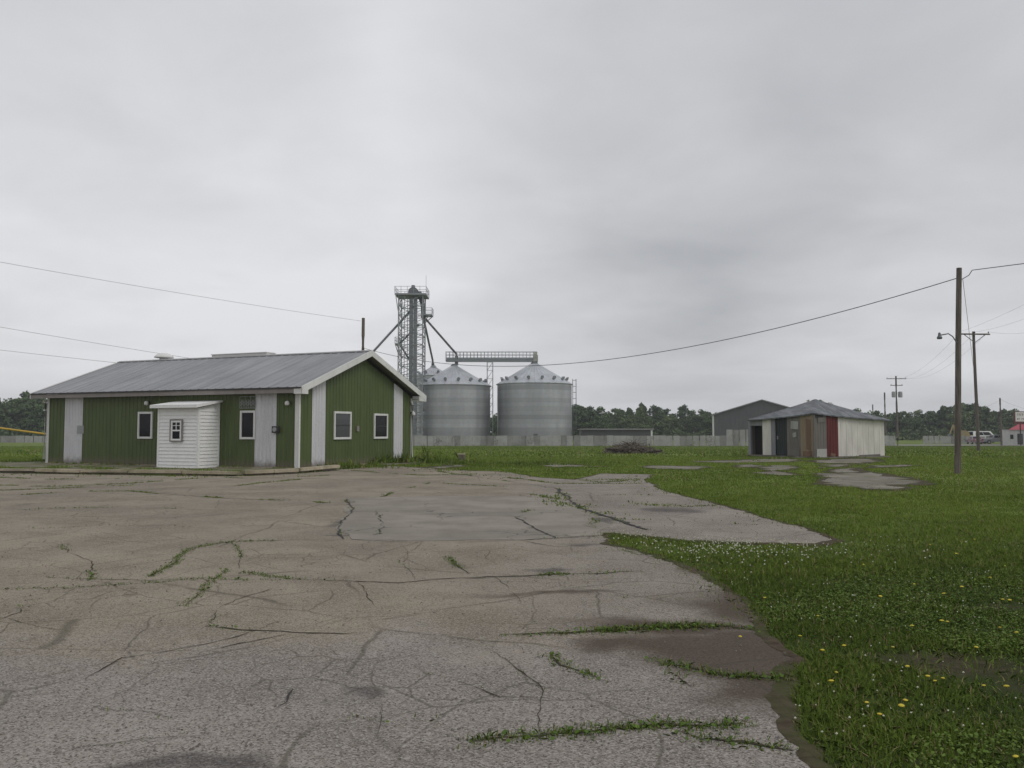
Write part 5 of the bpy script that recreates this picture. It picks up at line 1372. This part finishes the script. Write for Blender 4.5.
def lawn(y0, y1, dens, h, w, seed, f0=0.0, f1=0.0):
    r = np.random.default_rng(seed); Xs, Ys = [], []
    xl = (lambda y: -.72*y-2) ; xh = (lambda y: .72*y+2)
    A = (xh(y1)-xl(y1))*(y1-y0); n = int(A*dens); Y = r.uniform(y0,y1,n); X = r.uniform(xl(y1), xh(y1), n)
    k = (X > xl(Y)) & (X < xh(Y)); X, Y = X[k], Y[k]
    k = clear_ground(X, Y); pr = np.ones(len(Y))
    if f0: pr *= np.clip((Y-y0)/f0, 0, 1)
    if f1: pr *= np.clip((y1-Y)/f1, 0, 1)
    k &= r.uniform(size=len(Y)) < pr; X, Y = X[k], Y[k]
    p = vnoise(X,Y,.9,1)*.5 + vnoise(X,Y,2.7,2)*.5; keep = p + r.uniform(-.35,.35,len(X)) > .22
    for (c, rad) in BARE:
        d = ((X-c[0])/rad[0])**2 + ((Y-c[1])/rad[1])**2; keep &= (d + r.normal(size=len(X))*.35 + (p-.5)*1.2 > 1) | (r.uniform(size=len(X)) < .2)
    X, Y, p = X[keep], Y[keep], p[keep]
    big = vnoise(X,Y,.22,5)*.6 + vnoise(X,Y,.08,6)*.4
    clump = vnoise(X,Y,1.6,7); H = h*(.35+.7*p+.5*clump**2)*r.uniform(.6,1.35,len(X)); dry = np.clip((vnoise(X,Y,.13,8)-.5)*3, 0, 1)*np.clip((Y-9)/8, 0, 1); t = .10 + .5*big + .30*dry + r.normal(size=len(X))*.15 + .15*(p-.5) + .45*(clump-.5)
    pt = np.exp(-(((X-2.7)/2.2)**2 + ((Y-11.0)/1.3)**2)); t = t + .28*pt
    if y0 < 7:      # thin, trodden growth along the silted edge of the lot
        E = np.array([e for e in LOT_EDGE if e[1] < 16 and e[1] > 2 and e[0] > -2]); dm = np.full(len(X), 9.0)
        for e in E: dm = np.minimum(dm, np.hypot(X-e[0], Y-e[1]))
        thin = np.clip(dm/.08, 0, 1); k = r.uniform(size=len(X)) < .6 + .65*thin*(.6+.8*clump)
        X, Y, H, t, dm = X[k], Y[k], H[k]*(.45+.55*thin[k]), t[k], dm[k]
    return X, Y, H, t, r
X, Y, H, t, r = lawn(2.6, 11.5, 5200, .055, .006, 11, 0, 4.0)
o = blades('grass', X, Y, H, .0055*r.uniform(.7,1.6,len(X)), 1.1, t - .10, GRASS, seed=1); tag(o, 'dark short grass in the near right corner', 'grass', kind='stuff')
X, Y, H, t, r = lawn(7.5, 26, 1100, .062, .01, 12, 4.0, 9.0)
o = blades('grass', X, Y, H, .011*r.uniform(.7,1.5,len(X)), .85, t + .16, GRASS, seed=2); tag(o, 'green grass along the broken edge of the lot', 'grass', kind='stuff')
X, Y, H, t, r = lawn(17, 54, 150, .08, .02, 13, 9.0, 8.0)
o = blades('grass', X, Y, H, .026*r.uniform(.7,1.5,len(X)), .7, t + .16, GRASS, seed=3); tag(o, 'open lawn between the lot and the shed', 'grass', kind='stuff')
X, Y, H, t, r = lawn(46, 145, 9, .13, .06, 14, 8.0, 0)
o = blades('grass', X, Y, H, .09*r.uniform(.7,1.5,len(X)), .6, t, GRASS, seed=4); tag(o, 'far field of grass before the pale fence', 'grass', kind='stuff')

# broad clover leaves mixed in close by
def leaves(name, X, Y, Z, S, tint, mat, seed):
    r = np.random.default_rng(seed); n = len(X); Nn = np.stack([r.normal(size=n)*.45, r.normal(size=n)*.45, np.ones(n)],1); Nn /= np.linalg.norm(Nn,axis=1)[:,None]
    a = np.cross(Nn, r.normal(size=(n,3))); a /= np.linalg.norm(a,axis=1)[:,None]; b = np.cross(Nn,a); P = np.stack([X,Y,Z],1); V = np.empty((n,6,3))
    for k in range(6):
        th = k*np.pi/3; V[:,k] = P + a*(S*np.cos(th))[:,None] + b*(S*np.sin(th)*.85)[:,None]
    o = bpy.data.objects.new(name, quads(name, V.reshape(-1,3), n, 6, np.repeat(np.clip(tint,0,1),6), mat)); COL.objects.link(o); return o
X, Y, H, t, r = lawn(2.8, 12.5, 1500, .04, .01, 15)
k = (vnoise(X,Y,.8,9) > .38) & (r.uniform(size=len(X)) < np.clip((12.5-Y)/6, 0, 1)); X,Y,H,t = X[k],Y[k],H[k],t[k]
o = leaves('clover', X, Y, .015+H*r.uniform(.3,1.0,len(X)), r.uniform(.005,.011,len(X)), t+.1, CLOV, 3); tag(o, 'low clover leaves among the near grass', 'clover', kind='stuff')

# weeds rooted in the cracks
XS, YS, HS = [], [], []
rw = np.random.default_rng(31)
for path, w, g in WEED_PATHS:
    for a, b in zip(path[:-1], path[1:]):
        L = (b-a).length; dist = max(a.y, 4); d = 420*g*(1.0 if dist < 14 else .5 if dist < 24 else .5); n = rw.poisson(d*L)
        if n == 0: continue
        tt = rw.uniform(0,1,n); x = a.x+(b.x-a.x)*tt + rw.normal(size=n)*(w*.55+.016); y = a.y+(b.y-a.y)*tt + rw.normal(size=n)*(w*.55+.016)
        cl = vnoise(x, y, 1.3, 17); k = cl > .60 - .26*min(1.3, g)
        XS.append(x[k]); YS.append(y[k]); HS.append((.010+.030*rw.uniform(size=k.sum())**1.8)*(.4+1.1*cl[k])*(1 if dist < 14 else 1.6)*min(1.5, .6+.45*g))
X, Y, H = map(np.concatenate, (XS, YS, HS))
o = blades('crack_weeds', X, Y, H, np.where(Y < 14, .0055, .016)*rw.uniform(.7,1.6,len(X)), 1.1, .22+rw.normal(size=len(X))*.20, GRASS, z0=np.full(len(X), .016), seed=8); tag(o, 'grass and weeds sprouting from the paving cracks', 'weeds', kind='stuff')
k = rw.uniform(size=len(X)) < np.where(Y < 14, .16, .05); Xc, Yc = X[k] + rw.normal(size=k.sum())*.015, Y[k] + rw.normal(size=k.sum())*.015
o = leaves('crack_leaves', Xc, Yc, .018 + rw.uniform(0, .022, len(Xc)), rw.uniform(.006, .017, len(Xc))*np.where(Yc < 14, 1, 1.6), .08 + rw.normal(size=len(Xc))*.22, CLOV, 33); tag(o, 'low broad leaved weeds mixed into the cracks', 'weeds', kind='stuff')
# fringe spilling over the paving edge
XS, YS = [], []
for i in range(len(LOT_EDGE)):
    a = Vector(LOT_EDGE[i]); b = Vector(LOT_EDGE[(i+1) % len(LOT_EDGE)])
    if not (3 < a.y < 44 and a.x > -30): continue
    L = (b-a).length; n = rw.poisson(L*(320 if a.y < 9 else 150 if a.y < 14 else 90 if a.y < 30 else 30)); tt = rw.uniform(size=n); sp = np.where(rw.uniform(size=n) < .5, .06, .20 if a.y < 14 else .4); XS.append(a.x+(b.x-a.x)*tt + rw.normal(size=n)*sp); YS.append(a.y+(b.y-a.y)*tt+rw.normal(size=n)*sp)
for e in PAD_EDGES:
    for i in range(len(e)):
        n = 26; XS.append(e[i][0] + rw.normal(size=n)*.3); YS.append(e[i][1] + rw.normal(size=n)*.3)
X, Y = np.concatenate(XS), np.concatenate(YS); k = vnoise(X,Y,1.1,23) > .45; X, Y = X[k], Y[k]
o = blades('edge_grass', X, Y, rw.uniform(.015,.06,len(X)), np.where(Y < 14, .006, .018), .9, .3+rw.normal(size=len(X))*.2, GRASS, z0=terrain(Y) + .014, seed=9); tag(o, 'ragged grass fringe creeping over the lot edge', 'grass', kind='stuff')
# tall weeds at the gable foot and tufts on the mossy walk
XS, YS, HS = [], [], []
for (p, q, n, hm) in ((B0+BDX*.5+BDY*2, B0+BDX*.8+BDY*9.2, 2200, .34), (B0+BDX*.25+BDY*5.2, B0+BDX*.4+BDY*8.9, 1500, .70), (Vector((-8.0,31)), Vector((-5.0,38.5)), 1100, .22), (Vector((-4.8,38.5)), Vector((1.5,37.5)), 1150, .24), (Vector((-24,32.3)), Vector((-9.4,29.6)), 2600, .10), (BORG-BDY*.25, BORG+BDX*BL-BDY*.25, 450, .12), (Vector((-21,33.6)), Vector((-14,31.8)), 1800, .07), (Vector((-12,31)), Vector((-8.5,31)), 1300, .06), (Vector((-27,40)), Vector((-22,40.5)), 400, .2), (Vector((-4.5,37.8)), Vector((3.5,36.2)), 2600, .11), (Vector((-3.5,40.5)), Vector((6,39)), 2200, .13), (Vector((13.5,45.2)), Vector((23,47)), 900, .16), (Vector((4,44)), Vector((13,43)), 1200, .10), (G(445,470).xy, G(600,474).xy, 1700, .09), (G(520,476).xy, G(652,482).xy, 1300, .06), (G(548,497).xy, G(600,517).xy, 420, .07), (G(640,505).xy, G(690,507).xy, 260, .05)):
    tt = rw.uniform(size=n); sp = .9 if n >= 1200 else .22; x = p.x+(q.x-p.x)*tt+rw.normal(size=n)*sp; y = p.y+(q.y-p.y)*tt+rw.normal(size=n)*sp; c = vnoise(x,y,1.2,41); k = c > .42
    XS.append(x[k]); YS.append(y[k]); HS.append(hm*(.2+c[k]**2*1.4)*rw.uniform(.5,1.2,k.sum()))
X, Y, H = map(np.concatenate, (XS,YS,HS))
o = blades('tall_weeds', X, Y, H, .035*rw.uniform(.6,1.6,len(X)), .5, .25+rw.normal(size=len(X))*.2, GRASS, z0=np.where(inside(SLAB_EDGE,X,Y), .09, 0.0), seed=12); tag(o, 'rough weeds along the foot of the green building', 'weeds', kind='stuff')

# white clover bloom
WB = NT('clover_bloom').out((.50,.50,.40), .8, 0, .1)
def blooms(name, X, Y, Z, S, mat):
    oct_ = np.array([(1,0,0),(0,1,0),(-1,0,0),(0,-1,0),(0,0,1),(0,0,-1)], float); fs = np.array([(0,1,4),(1,2,4),(2,3,4),(3,0,4),(1,0,5),(2,1,5),(3,2,5),(0,3,5)])
    n = len(X); P = np.stack([X,Y,Z],1); V = (P[:,None,None,:] + oct_[fs][None]*S[:,None,None,None]).reshape(-1,3)
    me = quads(name, V, n*8, 3, np.zeros(n*24), mat); o = bpy.data.objects.new(name, me); COL.objects.link(o); return o
r = np.random.default_rng(77); px = np.concatenate([r.normal(735,55,480), r.uniform(640,1024,150), r.uniform(790,1024,70)]); py = np.concatenate([r.normal(549,8,480), r.uniform(545,620,150), r.uniform(600,760,70)])
pts = [G(a, b) for a, b in zip(px, py) if 480 < b < 765]; X = np.array([p.x for p in pts]); Y = np.array([p.y for p in pts]); k = clear_ground(X, Y); X, Y = X[k], Y[k]
o = blooms('clover_blooms', X, Y, .06+r.uniform(0,.04,len(X)), np.where((Y > 9.5) & (Y < 13), 1.5, 1.0)*r.uniform(.004,.0085,len(X)), WB); tag(o, 'scattered small white clover blooms in the grass', 'clover', kind='stuff')

# dandelions, each its own plant
DY = paint('dandelion_yellow', (.52,.42,.03), .7, .1, 0, streak=False); DG = NT('stem_green').out((.10,.15,.04), .7, 0, .2)
DANP = [(836,676),(928,682),(936,685),(943,683),(909,671),(1018,764),(902,714),(905,706),(948,624),(912,630),(1003,603),(1010,604),(867,707),(880,722),(975,652),(1018,637),(942,626),(822,656),(863,565),(930,545),(945,597),(962,590),(880,600),(800,640),(817,618),(845,650),(765,600),(990,580),(1005,566),(956,555),(975,540),(915,585),(985,690),(1008,695),(740,640),(832,690),(893,650),(1000,630)]
src = None
for i, p in enumerate(DANP):
    g = G(p[0], p[1] + 4)
    if src is None:
        d = thing('dandelion', 'yellow dandelion flower on a thin stem in the grass', 'dandelion', g, 0, 'dandelions in the grass')
        mb = MB(); mb.tube([(0,0,0),(.008,.004,.05),(.004,.0,.095)], .003, 5); mb.build('stem', DG, d)
        mb = MB(); mb.lathe((.004,0,.095), [(.004,-.006),(.018,.004),(.024,.010),(.016,.016),(0,.018)], 10); 
        for k in range(14):
            a = k*2*math.pi/14; mb.add([(.004+.014*math.cos(a-.2), .014*math.sin(a-.2), .106), (.004+.014*math.cos(a+.2), .014*math.sin(a+.2), .106), (.004+.028*math.cos(a), .028*math.sin(a), .104)], [(0,1,2)])
        mb.build('flower_head', DY, d); src = d
    else: d = copy_tree(src)
    d.location = g; d.rotation_euler = (random.uniform(-.15,.15), random.uniform(-.15,.15), random.uniform(0,6.28)); s = random.uniform(.45, .75); d.scale = (s,s,s)
# pebbles and broken bits on the paving
MAT['stone'] = paint('loose_stone', (.16,.145,.13), .9, .3, 0, streak=False)
r = np.random.default_rng(5); n = 1500; Y = 4.2 + 16*r.uniform(size=n)**1.6; X = r.uniform(-.66, .55, n)*Y; k = inside(LOT_EDGE, X, Y); X, Y = X[k], Y[k]
o = blooms('gravel', X, Y, np.full(len(X), .018), r.uniform(.004,.011,len(X)), MAT['stone']); tag(o, 'loose gravel bits on the worn paving', 'gravel', kind='stuff')
